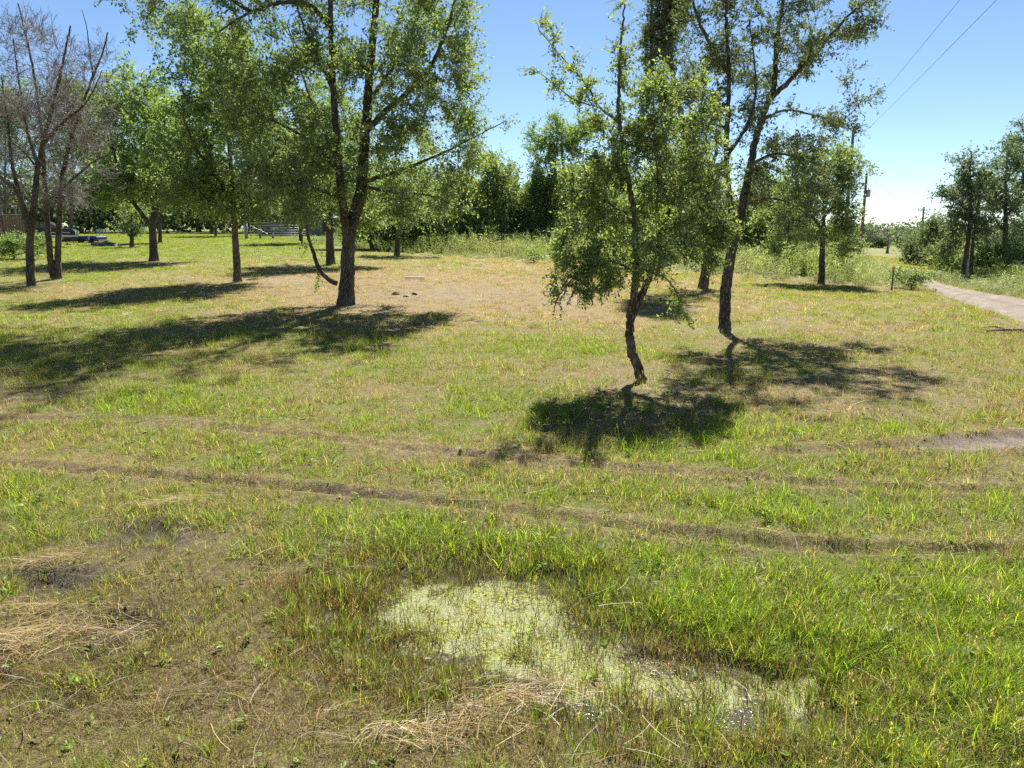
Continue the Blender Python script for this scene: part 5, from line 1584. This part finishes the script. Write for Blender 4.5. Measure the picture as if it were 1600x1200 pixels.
Yf = Yd + 2.6
zf = at_depth(10, 362, Yf)[2]
xf0, xf1 = at_depth(-60, 350, Yf)[0], at_depth(46, 350, Yf)[0]
fence = thing('picket_fence', 'brown wooden picket fence with open top rail on the deck', 'fence', (xf0, Yf, zt))
Hf = at_depth(10, 336, Yf)[2] - zt; Ht = at_depth(10, 325, Yf)[2] - zt
k = 0; xx = 0
while xx < xf1 - xf0:
    MB().box((xx, 0, Hf / 2), (.095, .025, Hf - .02 * (k % 3))).build('picket', M_WOOD, fence)
    xx += .145; k += 1
for xx in np.linspace(0, xf1 - xf0, 6):
    MB().box((xx, .07, Ht / 2), (.10, .10, Ht)).build('post', M_GREYW, fence)
MB().box(((xf1 - xf0) / 2, .07, Ht + .03), (xf1 - xf0 + .2, .12, .05)).build('rail', M_GREYW, fence)
MB().box(((xf1 - xf0) / 2, .03, Hf + .03), (xf1 - xf0, .06, .05)).build('rail', M_PVC, fence)

# parked car half hidden behind the bare trunks
Yc = ground_at(72, 381)[1] + 4
xc = at_depth(70, 370, Yc)[0]; zc = zg(xc, Yc)
car = thing('parked_car', 'dark blue car with white stripe parked behind the bare trunks', 'car', (xc, Yc, zc), rz=.35)
kx = 1.0
MB().prism([(-2.1, .35), (2.1, .35), (2.15, .75), (1.95, .92), (1.1, 1.0), (.45, 1.46), (-.9, 1.5), (-1.6, 1.05), (-2.1, .95)], -.85, .85).build('body', M_NAVY, car)
MB().prism([(.98, 1.02), (.42, 1.40), (-.05, 1.42), (-.05, 1.02)], -.862, .862).build('window', M_GLASS, car)
MB().prism([(-.13, 1.02), (-.13, 1.42), (-.85, 1.44), (-1.4, 1.05)], -.862, .862).build('window', M_GLASS, car)
MB().box((0, -.86, .68), (3.6, .03, .09)).build('stripe', M_WHITE, car)
for sx in (-1.3, 1.3):
    for sy in (-.8, .8):
        w_ = MB().tube([(sx, sy - .1, .33), (sx, sy + .1, .33)], .33, 18).build('wheel', M_RUBBER, car)
        MB().tube([(sx, sy - .11, .33), (sx, sy + .11, .33)], .18, 12).build('rim', M_STEEL, w_)
for sy in (-.6, .6):
    MB().box((2.1, sy, .72), (.1, .3, .14)).build('headlight', M_PVC, car)

# low trailer with a blue cover
g = ground_at(128, 380)
Yt = g[1]
xt0, xt1 = at_depth(98, 376, Yt)[0], at_depth(154, 376, Yt)[0]
tr = thing('flat_trailer', 'low flat trailer under a blue cover beside the rocks', 'trailer', (xt0, Yt, zg(xt0, Yt)))
Lt = xt1 - xt0; ht = at_depth(128, 369, Yt)[2] - zg(xt0, Yt)
MB().box((Lt / 2, .7, ht * .35), (Lt, 1.3, ht * .18), bev=.02).build('frame', M_DARK, tr)
MB().box((Lt * .6, .7, ht * .74), (Lt * .72, 1.4, ht * .52), bev=.06).build('cover', M_BLUE, tr)
MB().box((Lt * .12, .7, ht * .70), (Lt * .22, 1.3, ht * .44), bev=.04).build('tool_box', M_DARK, tr)
MB().box((Lt * .74, -.03, ht * .66), (.09, .05, ht * .5)).build('strap', M_WHITE, tr)
for sy in (0.02, 1.38):
    w_ = MB().tube([(Lt * .5, sy - .07, .16), (Lt * .5, sy + .07, .16)], .2, 16).build('wheel', M_RUBBER, tr)
MB().box((Lt * .55, .7, ht + .015), (Lt * .5, .8, .03)).build('sheet', M_PVC, tr)

# metal stand with a mesh top
g = ground_at(160, 379)
zst = zg(g[0], g[1]); hst = at_depth(160, 358, g[1])[2] - zst
stand = thing('metal_stand', 'open white metal stand with a mesh top behind the rocks', 'stand', (g[0], g[1], zst))
for sx in (-.24, .24):
    for sy in (-.2, .2):
        MB().tube([(sx, sy, 0), (sx, sy, hst)], .014, 6).build('leg', M_PVC, stand)
for zz in (hst, hst * .76, hst * .3):
    MB().box((0, -.2, zz), (.5, .02, .025)).build('rail', M_PVC, stand)
    MB().box((0, .2, zz), (.5, .02, .025)).build('rail', M_PVC, stand)
MB().box((0, 0, hst * .88), (.46, .36, hst * .2)).build('basket', M_STEEL, stand)

# rocks
for k, (px, py, s, lab) in enumerate([(148, 383, .22, 'flat pale rock at the left end of the rock pile'), (158, 384, .26, 'round pale rock, second from left in the pile'), (166, 383, .30, 'tall split rock in the middle of the pile'),
                                      (175, 384, .27, 'broad rock right of the tall split rock'), (183, 385, .20, 'small rock at the right end of the pile'), (107, 383, .2, 'pale rock in front of the trailer'), (140, 385, .14, 'small flat stone before the pile')]):
    g = ground_at(px, py)
    lump('rock', lab, 'rock', (g[0], g[1], g[2] - .03), (s * 1.15, s, s * .62), M_STONE, 120 + k, 'rocks by the trailer')

# basketball backboard on its pole
g = ground_at(147, 363)
zb = g[2]; t0_ = at_depth(147, 345, g[1])[2] - zb; t1_ = at_depth(147, 336, g[1])[2] - zb
bb = thing('basketball_hoop', 'pale backboard on a thin pole at the back of the lawn', 'basketball hoop', (g[0], g[1], zb))
MB().tube([(0, .2, 0), (0, .2, t1_ * .9)], .05, 8).build('pole', M_STEEL, bb)
MB().box((0, 0, (t0_ + t1_) / 2), ((t1_ - t0_) * 1.35, .05, t1_ - t0_)).build('backboard', M_PVC, bb)
MB().tube([(.23 * cos(a), -.25 + .23 * sin(a), t0_ + .1) for a in np.linspace(0, 2 * pi, 13)], .012, 5, False).build('ring', M_ORANGE, bb)

print('tris', sum(sum(len(p.vertices) - 2 for p in o.data.polygons) if o.type == 'MESH' and len(o.data.polygons) < 3000 else (len(o.data.polygons) * 2 if o.type == 'MESH' else 0) for o in scene.objects))
